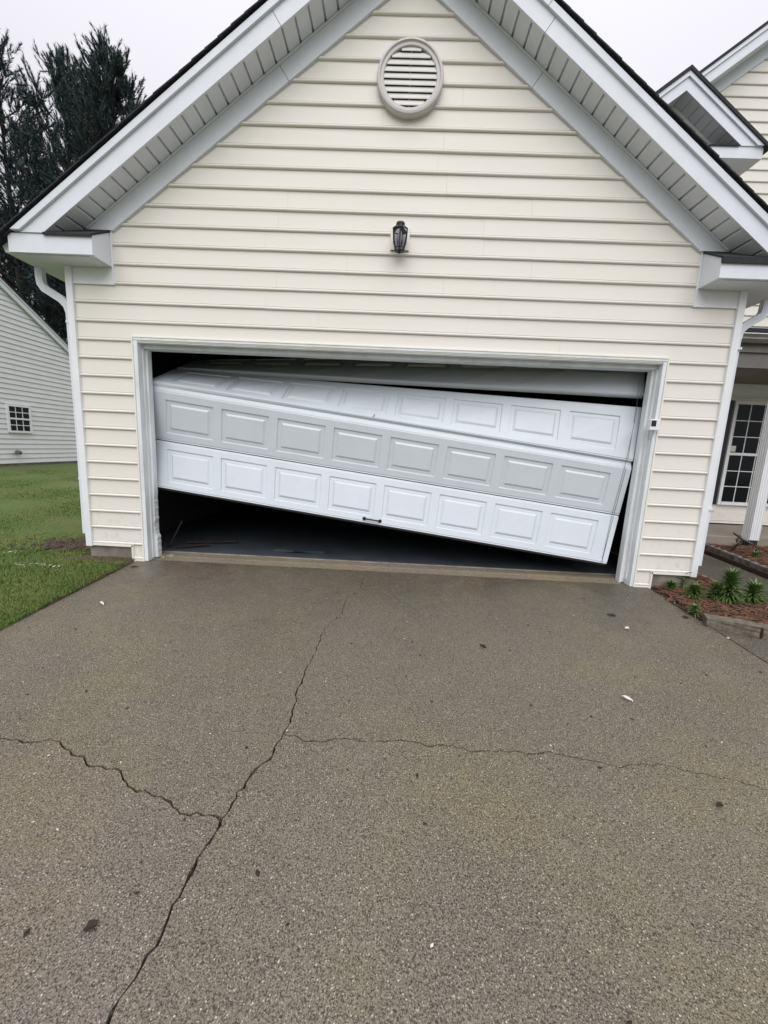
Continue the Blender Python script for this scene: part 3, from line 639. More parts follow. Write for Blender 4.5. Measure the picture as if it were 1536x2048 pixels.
def window(parent, name, xa, xb, z0, z1, y, cols, rows, inset=0.0, axis='y', fr=0.055, frm=TRIM):
    """double-hung window, two sashes of cols x rows panes; axis y = faces -y, axis x = faces +x"""
    def bx(n_, mat, p_, a, b, d0, d1, c, e):
        if axis == 'y': return trimbox(n_, mat, p_, a, b, y + d0, y + d1, c, e, bevel=0)
        return trimbox(n_, mat, p_, y - d1, y - d0, a, b, c, e, bevel=0)
    W_ = empty(name, parent); mw_ = 0.0065 if axis == 'y' else 0.012
    bx('frame', frm, W_, xa, xa + fr, -0.045, 0.02, z0, z1); bx('frame', frm, W_, xb - fr, xb, -0.045, 0.02, z0, z1)
    bx('frame', frm, W_, xa + fr, xb - fr, -0.045, 0.02, z1 - fr, z1); bx('sill', frm, W_, xa + fr, xb - fr, -0.055, 0.02, z0, z0 + fr)
    zm = (z0 + z1) / 2; bx('meeting_rail', frm, W_, xa + fr, xb - fr, -0.038, 0.02, zm - fr * 0.4, zm + fr * 0.4)
    for (a, b, dd) in ((z0 + fr, zm - fr * 0.4, -0.012), (zm + fr * 0.4, z1 - fr, -0.02)):
        iw = xb - xa - 2 * fr
        for c in range(cols):
            for r_ in range(rows):
                g = 0.004
                bx('pane', GLASSD, W_, xa + fr + iw * c / cols + g, xa + fr + iw * (c + 1) / cols - g, dd, dd + 0.006, a + (b - a) * r_ / rows + g, a + (b - a) * (r_ + 1) / rows - g)
        for c in range(1, cols): bx('muntin', frm, W_, xa + fr + iw * c / cols - mw_, xa + fr + iw * c / cols + mw_, dd - 0.006, dd + 0.012, a, b)
        for r_ in range(1, rows): bx('muntin', frm, W_, xa + fr, xb - fr, dd - 0.0055, dd + 0.0115, a + (b - a) * r_ / rows - mw_, a + (b - a) * r_ / rows + mw_)
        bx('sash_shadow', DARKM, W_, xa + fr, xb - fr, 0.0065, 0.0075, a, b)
    return W_
pw = window(house, 'window', 5.80, 6.86, 0.53, 2.33, YW, 4, 3)
trimbox('window_sticker', PAPER, pw, 5.872, 5.955, YW - 0.027, YW - 0.0265, 1.47, 1.57, bevel=0)
sh = MB(); sh.box(5.46, 5.78, YW - 0.04, YW - 0.019, 0.53, 2.33); shut = sh.build('shutter', BLACK, house)
for k in range(26): trimbox('slat', BLACK, shut, 5.50, 5.74, YW - 0.048, YW - 0.0405, 0.58 + k * 0.066, 0.58 + k * 0.066 + 0.045, bevel=0)

# ------------------------------------------------------------------ garage door, buckled out of its track
door = thing('garage_door', 'buckled white sectional garage door hanging askew in the open garage', 'garage door', (0, 0.2, 0))
L_ = [at(312.7, 974, .19), at(309, 878, .285), at(305, 765.7, .185), at(363, 737, .66)]
R_ = [at(1212.9, 1128.5, .105), at(1238, 1031, .20), at(1266.4, 925.4, .135), at(1284, 814, .245)]
def section(BL, BR, TL, TR, t0, t1, name_label, ledge=0.0, s_min=-0.012, s_max=1.0, handle=False, ndir=1):
    BL, BR, TL, TR = map(np.array, (BL, BR, TL, TR))
    nrm = np.cross(BR - BL, TL - BL); nrm /= np.linalg.norm(nrm)
    if nrm[1] > 0: nrm = -nrm
    off = np.array([0, 0.2, 0])
    def Pt(s, t, dpt=0.0):
        ds = (1 - t) * (BR - BL) + t * (TR - TL); dt = (1 - s) * (TL - BL) + s * (TR - BR)
        n_ = np.cross(ds, dt); n_ /= np.linalg.norm(n_)
        if n_ @ nrm < 0: n_ = -n_
        return (1 - s) * (1 - t) * BL + s * (1 - t) * BR + s * t * TR + (1 - s) * t * TL + n_ * dpt - off
    sb = [0.0266 + 0.1191 * k for k in range(8)]; wdt = 0.1013
    # front skin: strips between panels, small rolled lips at both edges
    S = [s_min] + sum([[a, a + wdt] for a in sb], []) + [s_max]
    tl = [0.0, 0.012, 0.028, 0.042, t0, t1, 0.985 - ledge - 0.03, 0.985 - ledge - 0.018, 0.985 - ledge, 1.0]
    dpt = [-0.020, 0.0, 0.0, 0.0, 0.0, 0.0, 0.0, -0.004, -0.006, -0.012 - (0.030 if ledge else 0)]
    dpt[2] = -0.007
    m = MB(); nS, nT = len(S), len(tl)
    vs = [Pt(s, t, dpt[j]) for j, t in enumerate(tl) for s in S]
    fs = []
    for j in range(nT - 1):
        for i in range(nS - 1):
            if j == 4 and i % 2 == 1: continue
            fs.append((j*nS+i, j*nS+i+1, (j+1)*nS+i+1, (j+1)*nS+i))
    m.add(vs, fs)
    # back, ends
    m.add([Pt(s, t, -0.047) for t in tl for s in S], [(j*nS+i, (j+1)*nS+i, (j+1)*nS+i+1, j*nS+i+1) for j in range(nT-1) for i in range(nS-1)])
    for t, dq in ((0, -0.020), (1, dpt[-1])):
        m.add([Pt(s, t, dq) for s in S] + [Pt(s, t, -0.047) for s in S], [(i, i+1, nS+i+1, nS+i) for i in range(nS-1)])
    for s in (s_min, s_max): m.add([Pt(s, 0, -0.020), Pt(s, 0.012, 0), Pt(s, 0.985 - ledge, -0.006), Pt(s, 1, dpt[-1]), Pt(s, 1, -0.047), Pt(s, 0, -0.047)], [(0, 1, 2, 3, 4, 5)])
    sec = m.build('door_section', DOORM, door, fixn=False); sec['label'] = name_label
    W = np.linalg.norm(BR - BL); H = np.linalg.norm(TL - BL)
    for a in sb:
        rings = [(0.0, 0.0), (0.004, -0.012), (0.008, -0.0125), (0.036, -0.0105), (0.040, -0.0125), (0.060, 0.001), (0.063, 0.0015)]
        vs = []
        for ins, dp in rings:
            ds, dt = ins / W, ins / H
            vs += [Pt(a + ds, t0 + dt, dp), Pt(a + wdt - ds, t0 + dt, dp), Pt(a + wdt - ds, t1 - dt, dp), Pt(a + ds, t1 - dt, dp)]
        fs = [(4*r_+k, 4*r_+(k+1) % 4, 4*(r_+1)+(k+1) % 4, 4*(r_+1)+k) for r_ in range(len(rings) - 1) for k in range(4)] + [(4*len(rings)-4, 4*len(rings)-3, 4*len(rings)-2, 4*len(rings)-1)]
        MB().add(vs, fs).build('panel', DOORM, sec, fixn=False)
    return sec, Pt
s1, P1 = section(L_[0], R_[0], L_[1], R_[1], 0.150, 0.835, 'bottom section tilted down to the right')
s2, P2 = section(L_[1], R_[1], L_[2], R_[2], 0.150, 0.750, 'shaded section leaning outwards', ledge=0.085)
s3, P3 = section(L_[2] + np.array([0, .012, .013]), R_[2] + np.array([0, .008, .010]), L_[3], R_[3], 0.170, 0.800, 'bright section folded back into the garage')
s4, P4 = section(L_[3] + np.array([0, .012, .010]), at(1288, 792.6, .24), L_[3] + np.array([0.02, 0.47, 0.20]), at(1290, 700, .44), 0.50, 0.90, 'top section leaning into the dark above')
# bottom seal, end stiles, handle, lift cable
m = MB(); m.tube([P1(-0.012, -0.01, -0.028), P1(1.0, -0.01, -0.028)], 0.014, 8); m.build('bottom_seal', DARKM, door)
for Pf, t1_, nm in ((P1, 1.0, 'end_stile'), (P2, 0.90, 'end_stile'), (P3, 1.0, 'end_stile')):
    m = MB(); a, b = 0.9905, 0.9915
    m.add([Pf(0.9885, 0.02, 0.0012), Pf(0.9895, 0.02, 0.0012), Pf(0.9895, t1_ - 0.02, 0.0012), Pf(0.9885, t1_ - 0.02, 0.0012)], [(0, 1, 2, 3)])
    m.build('end_stile', M('stile_seam', (0.10, 0.10, 0.10), 0.8, var=0.2, scale=60), door, fixn=False)
h = MB(); ya = 0.058
hs, he = 0.4665, 0.501
for s in (hs, he): h.lathe([(0.0, -0.004), (0.019, -0.004), (0.019, -0.001), (0.010, 0.004), (0.0, 0.004)], P1(s, 0.085, 0.004), 14, 'y')
h.tube([P1(hs, 0.085, 0.004), P1(hs + 0.004, 0.085, 0.028), P1(he - 0.004, 0.085, 0.028), P1(he, 0.085, 0.004)], 0.0075, 8)
h.build('door_handle', BLACK, door)
m = MB(); m.tube([P3(0.463, 0.11, 0.004), P3(0.4632, 0.07, 0.010), P3(0.4615, 0.04, 0.004)], 0.0035, 6); m.build('hook', BLACK, door)
o_ = np.array([0, 0.2, 0])
cab = MB(); cab.tube([at(1277, 765, .22) - o_, at(1272, 830, .13) - o_, P2(0.985, 0.9, 0.006), P1(0.985, 0.98, 0.006), P1(0.9885, 0.02, 0.006)], 0.0016, 5); cab.build('lift_cable', BLACK, door)
# scuffs along the right-hand end of the two lower sections
for Pf, n in ((P1, 22), (P2, 12)):
    m = MB()
    for k in range(n):
        t = 0.05 + 0.85 * rng.random(); s = 0.9835 + 0.004 * rng.random(); hh = rng.uniform(0.006, 0.022); ww = rng.uniform(0.0004, 0.0012)
        m.add([Pf(s, t, 0.0009), Pf(s + ww, t + 0.004, 0.0009), Pf(s + ww * 0.6, t + hh, 0.0009)], [(0, 1, 2)])
    o = m.build('scuff', BROWN, door, fixn=False)
    o['kind'] = 'stuff'

# ------------------------------------------------------------------ lantern over the door
lan = thing('wall_lantern', 'black hexagonal wall lantern with clear panes above the garage door', 'lantern', (-0.048, 0, 3.09))
trimbox('mounting_block', CASING, lan, -0.085, 0.085, -0.026, 0.0, -0.085, 0.105, bevel=0.004)
trimbox('back_plate', BLACK, lan, -0.035, 0.035, -0.034, -0.0265, -0.045, 0.06, bevel=0.003)
LY = -0.125
def hexp(r, z, k): a = math.pi / 3 * k + math.pi / 6 * 0 + math.pi / 6; return np.array([r * math.cos(a), LY + r * math.sin(a), z])
lev = [(0.032, 0.062), (0.070, 0.028), (0.062, -0.055), (0.036, -0.135)]
fm = MB()
for k in range(6):
    fm.tube([hexp(r, z, k) for r, z in lev], 0.0058, 6)
for r, z in ((0.070, 0.028), (0.036, -0.135), (0.045, -0.115)):
    fm.tube([hexp(r, z, k) for k in range(7)], 0.0055, 6)
fm.build('frame', BLACK, lan)
MB().lathe([(0.0, 0.094), (0.022, 0.092), (0.036, 0.084), (0.038, 0.074), (0.031, 0.062), (0.034, 0.056), (0.0, 0.056)], (0, LY, 0), 20).build('cap', BLACK, lan, smooth=True)
for k in range(6):
    vs = [hexp(r * 0.975, z, kk) for (r, z) in lev[1:] for kk in (k, k + 1)]
    MB().add(vs, [(0, 1, 3, 2), (2, 3, 5, 4)]).build('pane', CLEAR, lan, fixn=False)
    vs = [hexp(r, z, kk) for (r, z) in lev[:2] for kk in (k, k + 1)]
    MB().add(vs, [(0, 1, 3, 2)]).build('shoulder', BLACK if k in (0, 2) else CLEAR, lan, fixn=False)
MB().lathe([(0.0, 0.045), (0.014, 0.035), (0.024, 0.0), (0.022, -0.03), (0.013, -0.055), (0.012, -0.10), (0.0, -0.10)], (0, LY, -0.01), 18).build('bulb', BULB, lan, smooth=True)
am = MB(); am.tube([(0, -0.03, -0.02), (0, -0.07, -0.085), (0, LY, -0.150), (0, LY, -0.135)], 0.006, 8); am.tube([(-0.075, -0.045, -0.098), (0.075, -0.045, -0.098)], 0.004, 6); am.build('bracket', BLACK, lan)

# sensor on the right jamb
sen = thing('sensor', 'small white box with black square lens on the right door jamb', 'sensor', (2.388, -0.03, 1.585))
trimbox('body', TRIM, sen, -0.044, 0.046, -0.055, 0.006, -0.052, 0.050, bevel=0.006)
trimbox('lens', BLACK, sen, -0.037, 0.008, -0.057, -0.0552, -0.016, 0.038, bevel=0.002)
m = MB(); m.tube([(-0.018, -0.012, -0.045), (-0.018, -0.012, -0.12), (-0.012, -0.012, -0.135), (0.006, -0.012, -0.135), (0.012, -0.012, -0.12), (0.012, -0.012, -0.045)], 0.003, 6); m.build('bracket', GALV, sen)
m = MB(); m.tube([(0.042, -0.02, 0.02), (0.052, -0.025, 0.0), (0.050, -0.02, -0.03), (0.058, -0.01, -0.06), (0.065, 0.0, -0.07)], 0.0022, 6); m.build('cable', TRIM, sen)

# ------------------------------------------------------------------ debris inside the garage
def plank(name, label, cat, a, b, wd, th, mat):
    a, b = np.array(a), np.array(b); t = (b - a); L = np.linalg.norm(t)
    o = MB().box(-L / 2, L / 2, -wd / 2, wd / 2, -th / 2, th / 2).build(name, mat, bevel=0.003)
    o.location = (a + b) / 2; o.rotation_mode = 'QUATERNION'; o.rotation_quaternion = Vector(t).to_track_quat('X', 'Z'); return tag(o, label, cat)
plank('broken_board', 'splintered white board leaning inside the left door jamb', 'board', (-2.52, 0.42, 0.035), (-2.40, 0.50, 0.33), 0.05, 0.014, BROWN)  # board and rail coloured near black to carry the garage gloom
plank('track_rail', 'bent steel track piece lying on the garage floor', 'rail', (-2.42, 0.62, 0.052), (-1.86, 0.75, 0.056), 0.035, 0.02, BROWN)
plank('broken_board', 'thin splinter of wood on the floor behind the jamb', 'board', (-2.44, 0.40, 0.040), (-2.12, 0.55, 0.06), 0.05, 0.012, BROWN)
pl = soup('plastic_sheet', [(-1.05 + 0.3 * math.cos(a) * r_, 0.52 + 0.06 * math.sin(a) * r_, 0.032 + 0.012 * math.sin(3 * a) * r_) for r_ in (0.2, 1.0) for a in np.linspace(0, 2 * math.pi, 12, endpoint=False)],
          [(k, (k + 1) % 12, 12 + (k + 1) % 12, 12 + k) for k in range(12)], FLOOR); tag(pl, 'crumpled clear plastic strip on the garage floor', 'plastic')

# ------------------------------------------------------------------ beds: straw, blocks, plants, solar light
def straw(name, n, poly_fn, zf_, lmin, lmax, wd, label):
    V = []; F = []
    k = 0
    while k < n:
        p = poly_fn()
        if p is None: continue
        x, y = p; a = nrg.uniform(0, 2 * math.pi); L = nrg.uniform(lmin, lmax) / 2; t = nrg.uniform(-0.25, 0.25); b = wd * nrg.uniform(0.5, 1.6) / 2
        z = zf_(x, y) + nrg.uniform(0, 0.022); c, s = math.cos(a), math.sin(a)
        o = len(V); bow = nrg.uniform(0, 0.012)
        for q, hz in ((-1, -t * L), (0, bow), (1, t * L)):
            V += [(x + c * L * q - s * b, y + s * L * q + c * b, z + hz), (x + c * L * q + s * b, y + s * L * q - c * b, z + hz + 0.002), (x + c * L * q, y + s * L * q, z + hz + b * 0.9)]
        for i in (0, 3): F += [(o+i, o+i+3, o+i+5), (o+i, o+i+5, o+i+2), (o+i+2, o+i+5, o+i+4), (o+i+2, o+i+4, o+i+1)]
        k += 1
    return tag(soup(name, V, F, STRAW), label, 'mulch', kind='stuff')
def inpoly(P):
    def fn():
        x = nrg.uniform(min(q[0] for q in P), max(q[0] for q in P)); y = nrg.uniform(min(q[1] for q in P), max(q[1] for q in P)); c = False
        for i in range(len(P)):
            a, b = P[i], P[i-1]
            if (a[1] > y) != (b[1] > y) and x < (b[0] - a[0]) * (y - a[1]) / (b[1] - a[1]) + a[0]: c = not c
        return (x, y) if c else None
    return fn
straw('pine_straw', 3600, inpoly([(2.66, 0.0), (2.63, -0.72), (2.82, -0.86), (3.50, -0.9), (3.50, 1.9), (3.1, 1.9), (3.08, 0.0)]), lambda x, y: -0.012, 0.05, 0.17, 0.009, 'reddish pine straw in the bed beside the drive')
straw('pine_straw', 5200, inpoly([(4.62, 2.0), (4.36, 0.3), (4.42, -0.5), (6.6, -0.5), (6.6, 2.0)]), lambda x, y: 0.046, 0.05, 0.17, 0.010, 'reddish pine straw in the bed in front of the porch')
def rough_block(name, label, cat, cx, cy, cz, L, D, H, ang, mat, seed, group, scal=0):
    r = random.Random(seed); import bmesh
    bm = bmesh.new(); bmesh.ops.create_cube(bm, size=1.0); bmesh.ops.subdivide_edges(bm, edges=bm.edges[:], cuts=5, use_grid_fill=True)
    for v in bm.verts:
        v.co.x *= L; v.co.y *= D; v.co.z *= H
        if scal:
            v.co.y += 0.010 * math.cos(v.co.x / L * 2 * math.pi * scal) * (1 if abs(v.co.y) > D * 0.4 else 0) * (-1 if v.co.y < 0 else 1)
            if v.co.z > H * 0.4: v.co.z += 0.008 * math.cos(v.co.x / L * 2 * math.pi * scal)
        j = 0.003 if not scal else 0.0025
        v.co.x += r.uniform(-j, j) * 0.4; v.co.y += r.uniform(-j, j); v.co.z += r.uniform(-j, j) * 0.7
    me = bpy.data.meshes.new(name); bm.to_mesh(me); bm.free()
    o = link(name, me, mat); o.location = (cx, cy, cz); o.rotation_euler = (r.uniform(-0.03, 0.03), r.uniform(-0.03, 0.03), ang); return tag(o, label, cat, group)
names = ['rough tan edging block at the corner of the bed by the drive', 'dark damp edging block second from the drive', 'edging block third from the drive, at the picture edge', 'last edging block of the front row, farthest from the drive']
bp_ = [(2.585, -0.775), (2.885, -0.915), (3.19, -0.945), (3.49, -0.95), (3.60, -0.95)]
for k in range(3):
    a, b = np.array(bp_[k]), np.array(bp_[k + 1]); c = (a + b) / 2; t = b - a
    rough_block('edging_block', names[k], 'edging block', c[0], c[1], SLOPE * c[1] + 0.030, np.linalg.norm(t) - 0.003, 0.115, 0.10, math.atan2(t[1], t[0]), BLOCKM, 20 + k, 'edging blocks along the front bed')
ea, eb = np.array([4.60, 1.98]), np.array([4.29, 0.28])
ordn = ['nearest the porch', 'second from the porch', 'third from the porch', 'fourth from the porch', 'fifth from the porch', 'sixth from the porch, by the picture edge']
nb = 6
for k in range(nb):
    a = ea + (eb - ea) * k / nb; b = ea + (eb - ea) * (k + 1) / nb; c = (a + b) / 2; t = b - a
    rough_block('scalloped_edging', 'grey scalloped edging paver along the walkway, ' + ordn[k], 'edging paver', c[0], c[1], 0.038, np.linalg.norm(t) - 0.006, 0.055, 0.125, math.atan2(t[1], t[0]), EDGM, 40 + k, 'scalloped edging pavers beside the walkway', scal=4)
plank('bed_timber', 'weathered flat edging strip between the front bed and walkway', 'edging', (3.535, 1.9, -0.002), (3.535, -0.75, -0.03), 0.03, 0.05, WOOD)
def lily(x, y, h, r, n, label, seed, z=-0.01):
    t = thing('lily_plant', label, 'plant', (x, y, z), 'lily plants in the bed by the drive')
    g = np.random.default_rng(seed)
    MB().tube([(0, 0, -0.03), (0.008 * g.normal(), 0.008 * g.normal(), h * 0.5), (0.015 * g.normal(), 0.015 * g.normal(), h * 0.92)], [0.007, 0.006, 0.003], 6).build('stem', LILY, t)
    V = []; F = []
    n = int(n * 1.5)
    for k in range(n):
        q = k / n; hz = h * (0.06 + 0.90 * q); a = k * 2.399 + g.uniform(-0.25, 0.25)
        L = r * (1.1 - 0.35 * q) * g.uniform(0.8, 1.15); el = 0.1 + 0.75 * q + g.uniform(-0.35, 0.3); w_ = 0.0066 * g.uniform(0.8, 1.3)
        d = np.array([math.cos(a), math.sin(a), 0]); s = np.array([-math.sin(a), math.cos(a), 0]); o = len(V)
        for i, (tt, ww) in enumerate(((0, 0.5), (0.3, 1.0), (0.65, 0.85), (1.0, 0.05))):
            p = d * L * tt * math.cos(el) + np.array([0, 0, hz + L * tt * math.sin(el) - 0.55 * L * tt * tt * (1.1 - q)])
            V += [p - s * w_ * ww + [0, 0, 0.003 * ww], p + [0, 0, -0.002 * ww], p + s * w_ * ww + [0, 0, 0.003 * ww]]
        for i in range(3):
            for e in (0, 1): F.append((o + i*3 + e, o + i*3 + e + 1, o + (i+1)*3 + e + 1, o + (i+1)*3 + e))
    f = soup('foliage', V, F, LILY, t); return t
lily(3.14, -0.32, 0.28, 0.135, 190, 'tallest lily plant in the front bed, dense whorls of narrow leaves', 1)
lily(3.07, -0.27, 0.14, 0.115, 90, 'shorter lily growing against the tallest plant', 11)
lily(3.38, -0.30, 0.17, 0.13, 130, 'bushy yellow-green lily right of the tallest plant', 2)
lily(2.86, -0.28, 0.13, 0.105, 110, 'medium lily plant in the straw left of the tallest', 3)
lily(2.80, -0.06, 0.08, 0.075, 60, 'smallest lily plant, beside the foundation near the drive', 4)
lily(2.96, 0.0, 0.19, 0.11, 22, 'broad-leaved sprout under the garage corner board', 5)
lily(3.60, -0.28, 0.14, 0.12, 50, 'low lily at the right edge of the picture', 6)
wd_ = lily(4.80, 1.28, 0.07, 0.10, 34, 'small green weed beside the solar light', 8, z=0.045)
for nm, xy, hh in (('tuft of yellowing grass at the corner of the front bed', (2.62, -0.62), 0.06),):
    lily(*xy, hh, 0.07, 30, nm, 9)
sol = thing('solar_light', 'tilted black solar path light leaning over the porch bed', 'solar light', (4.70, 1.56, 0.05))
sol.rotation_euler = (0.38, 0.36, 0.1)
MB().tube([(0, 0, -0.06), (0, 0, 0.16)], 0.011, 8).build('stake', BLACK, sol)
cg = MB()
for k in range(8):
    a = 2 * math.pi * k / 8; cg.tube([(0.02 * math.cos(a), 0.02 * math.sin(a), 0.155), (0.060 * math.cos(a), 0.060 * math.sin(a), 0.185), (0.055 * math.cos(a), 0.055 * math.sin(a), 0.235)], 0.0035, 5)
for r_, z in ((0.060, 0.19), (0.055, 0.233)): cg.tube([(r_ * math.cos(a), r_ * math.sin(a), z) for a in np.linspace(0, 2 * math.pi, 13)], 0.0035, 5)
cg.build('lamp_cage', BLACK, sol)
MB().prism([(-0.105, 0.232), (0.105, 0.232), (0.095, 0.248), (-0.095, 0.248)], 'y', -0.095, 0.095).build('cap', BLACK, sol, bevel=0.004)
trimbox('solar_cell', GLASSD, sol, -0.05, 0.05, -0.05, 0.05, 0.2485, 0.251)

# ------------------------------------------------------------------ neighbour's house
nb_h = thing('neighbour_house', "neighbour's white vinyl-sided house with small window, across the lawn", 'house', (0, 0, 0))
NX = -13.45
def nz_(y): return 7.05 - 0.583 * abs(y - 8.0)        # rake underside on the gable wall
nw = MB().prism([(1.4, 0.10), (14.6, 0.10), (14.6, 3.2), (8.0, 7.05), (1.4, 3.2)], 'x', NX - 0.2, NX - 0.02).build('wall', NSID, nb_h)
zc = 0.12
while zc < 6.9:
    ext = min(6.6, (7.05 - zc) / 0.583); ext2 = min(6.6, max(0.05, (7.05 - zc - 0.171) / 0.583))
    pr = [(NX - 0.02, 0.0), (NX + 0.024, 0.0), (NX + 0.024, 0.010), (NX - 0.004, 0.171), (NX - 0.02, 0.171)]
    vs = [(a, 8 - (ext if b < 0.1 else ext2), zc + b) for a, b in pr] + [(a, 8 + (ext if b < 0.1 else ext2), zc + b) for a, b in pr]
    MB().add(vs, [(i, (i+1) % 5, 5 + (i+1) % 5, 5 + i) for i in range(5)] + [(0, 1, 2, 3, 4), (9, 8, 7, 6, 5)]).build('siding_board', NSID, nw); zc += 0.171
MB().box(NX - 0.25, NX - 0.03, 1.42, 14.58, -0.1, 0.099).build('foundation', CONC, nb_h)
for s in (-1, 1):
    def yy(d): return 8.0 + s * d
    MB().prism([(yy(0), 7.07), (yy(0), 7.25), (yy(7.0), 7.25 - 0.583 * 7.0), (yy(7.0), 7.07 - 0.583 * 7.0)], 'x', NX - 0.01, NX + 0.10).build('rake_fascia', FASC, nb_h)
    MB().prism([(yy(0), 7.2505), (yy(0), 7.31), (yy(7.1), 7.31 - 0.583 * 7.1), (yy(7.1), 7.2505 - 0.583 * 7.1)], 'x', NX - 0.01, NX + 0.13).build('rake_trim', TRIM, nb_h)
    MB().prism([(yy(0), 7.3105), (yy(0), 7.36), (yy(7.2), 7.36 - 0.583 * 7.2), (yy(7.2), 7.3105 - 0.583 * 7.2)], 'x', NX - 12, NX + 0.15).build('roof', SHING, nb_h)
MB().box(NX - 12, NX - 0.21, 1.5, 14.5, 0.0, 3.2).build('back_wall', NSID, nb_h)
window(nb_h, 'window', 9.66, 10.56, 1.19, 2.16, NX + 0.03, 3, 2, axis='x', fr=0.07)
vcap = MB().lathe([(0.0, -0.05), (0.07, -0.05), (0.075, 0.10), (0.0, 0.14)], (0, 0, 0), 12).build('vent_cap', GUTD, nb_h)
vcap.location = (NX + 0.09, 9.92, 0.50); vcap.rotation_euler = (math.radians(75), 0, math.radians(20))

# ------------------------------------------------------------------ grass blades on the near lawn
def grass():
    V = []; F = []
    n = 620000
    x = -2.60 - np.abs(nrg.power(0.75, n) * 0 + nrg.random(n) ** 1.4) * 9.5; y = nrg.uniform(-2.8, 10.5, n)
    d2 = np.hypot(x, y + 3.9)
    keep = nrg.random(n) < np.clip(4.2 / d2, 0.3, 1) * np.clip((10.5 - y) / 5.0, 0, 1)
    wob = 0.5 * np.sin(9 * x + 3 * y) * np.sin(7 * y - 4 * x) + 0.35 * np.sin(23 * x) * np.sin(19 * y)
    bare = (((x + 3.42) / 0.60) ** 2 + ((y - 0.40) / 0.28) ** 2 + wob < 1) | (((x + 2.86) / 0.40) ** 2 + ((y + 0.04) / 0.14) ** 2 + wob < 1)
    keep &= ~(bare & (nrg.random(n) < 0.85))
    keep &= ~((x > -3.14) & (y > -0.01))
    edge = (x > -2.65) & (nrg.random(n) < 0.4); keep &= ~edge
    x, y = x[keep], y[keep]; n = len(x); d2 = d2[keep]
    z = np.array([ground_z(a, b) for a, b in zip(x, y)]) - 0.004
    a = nrg.uniform(0, 2 * np.pi, n); h = nrg.uniform(0.012, 0.032, n) * np.clip(1.25 - 0.05 * d2, 0.75, 1.1); wd = 0.0013 + 0.00040 * d2; ln = nrg.uniform(0.3, 1.1, n) * h
    c, s = np.cos(a), np.sin(a)
    A = np.stack([x - s * wd, y + c * wd, z], 1); B = np.stack([x + s * wd, y - c * wd, z], 1); T = np.stack([x + c * ln, y + s * ln, z + h], 1)
    V = np.stack([A, B, T], 1).reshape(-1, 3); F = np.arange(3 * n).reshape(-1, 3)
    return tag(soup('grass', V, F, GRASS), 'short green lawn grass beside the driveway', 'grass', kind='stuff')
grass()

# ------------------------------------------------------------------ leaves and scraps on the ground
def scrap(name, label, cat, u, v, L, wd, mat, ang, curl=0.01, seed=0, group=None):
    P = atg(u, v); r = random.Random(seed); n = 9; vs = []
    for k in range(n):
        a = 2 * math.pi * k / n; rr = 1 + r.uniform(-0.22, 0.22)
        vs.append((L / 2 * math.cos(a) * rr, wd / 2 * math.sin(a) * rr, 0.004 + curl * abs(math.sin(a)) * r.uniform(0.3, 1)))
    vs.append((0, 0, 0.003)); m = MB()
    m.add(vs + [(a, b, c + 0.0025) for a, b, c in vs], [(k, (k + 1) % n, n) for k in range(n)] + [(n+1 + (k + 1) % n, n+1 + k, n+1 + n) for k in range(n)] + [(k, n+1+k, n+1+(k+1) % n, (k+1) % n) for k in range(n)])
    o = m.build(name, mat); o.location = (P[0], P[1], P[2] + 0.001); o.rotation_euler = (math.atan(SLOPE), 0, ang); return tag(o, label, cat, group)
scrap('fallen_leaf', 'large dark brown wet leaf near the bottom left of the drive', 'leaf', 183, 1856, 0.036, 0.025, BROWN, 0.3, seed=1)
scrap('fallen_leaf', 'dark curled leaf in the middle of the drive, right of centre', 'leaf', 966, 1294, 0.050, 0.022, BROWN, -0.8, seed=2)
scrap('fallen_leaf', 'small dark leaf near the right edge below the long right crack', 'leaf', 1438, 1612, 0.030, 0.02, BROWN, 0.2, seed=3)
scrap('fallen_leaf', 'dark round leaf beside the corner of the bed', 'leaf', 1372, 1236, 0.05, 0.035, BROWN, 0.0, seed=4)
scrap('fallen_leaf', 'dark leaf in front of the right door jamb', 'leaf', 1223, 1232, 0.06, 0.03, BROWN, -0.5, seed=5)
scrap('fallen_leaf', 'dark sliver of bark by the left door jamb', 'leaf', 268, 1135, 0.07, 0.018, BROWN, 0.5, seed=6)
scrap('paper_scrap', 'crumpled white paper scrap on the right half of the drive', 'paper', 1253, 1400, 0.072, 0.026, PAPER, -0.9, 0.02, seed=7)
scrap('paper_scrap', 'white curved chip on the drive near the lawn', 'paper', 204, 1209, 0.085, 0.022, PAPER, -0.6, 0.02, seed=8)
scrap('pebble', 'round white pebble on the drive before the bed', 'pebble', 1254, 1260, 0.035, 0.025, PAPER, 0.0, 0.03, seed=9)
tw = MB(); p0, p1, p2 = atg(770, 1597), atg(783, 1612), atg(797, 1630)
tw.tube([p0 + [0, 0, .004], p1 + [0, 0, .007], p2 + [0, 0, .004]], 0.0018, 5); tag(tw.build('twig', WOOD), 'thin pale twig lying below the middle crack', 'twig')
mud = MB()
def bits(name, mat, n, label, cat, fn, s0, s1):
    V = []; F = []
    for k in range(n):
        x, y, z = fn(); a = nrg.uniform(0, 6.28); L = nrg.uniform(s0, s1); b = L * nrg.uniform(0.25, 0.7); c, s = math.cos(a), math.sin(a); o = len(V)
        V += [(x - c*L, y - s*L, z), (x + s*b, y - c*b, z + 0.001), (x + c*L, y + s*L, z + 0.002), (x - s*b, y + c*b, z + 0.001), (x, y, z + b * 0.7)]
        F += [(o, o+1, o+4), (o+1, o+2, o+4), (o+2, o+3, o+4), (o+3, o, o+4)]
    return tag(soup(name, V, F, mat), label, cat, kind='stuff')
def on_drive():
    x = nrg.uniform(-2.5, 2.55); y = -3.4 * nrg.random() ** 0.8; return x, y, SLOPE * y + 0.002
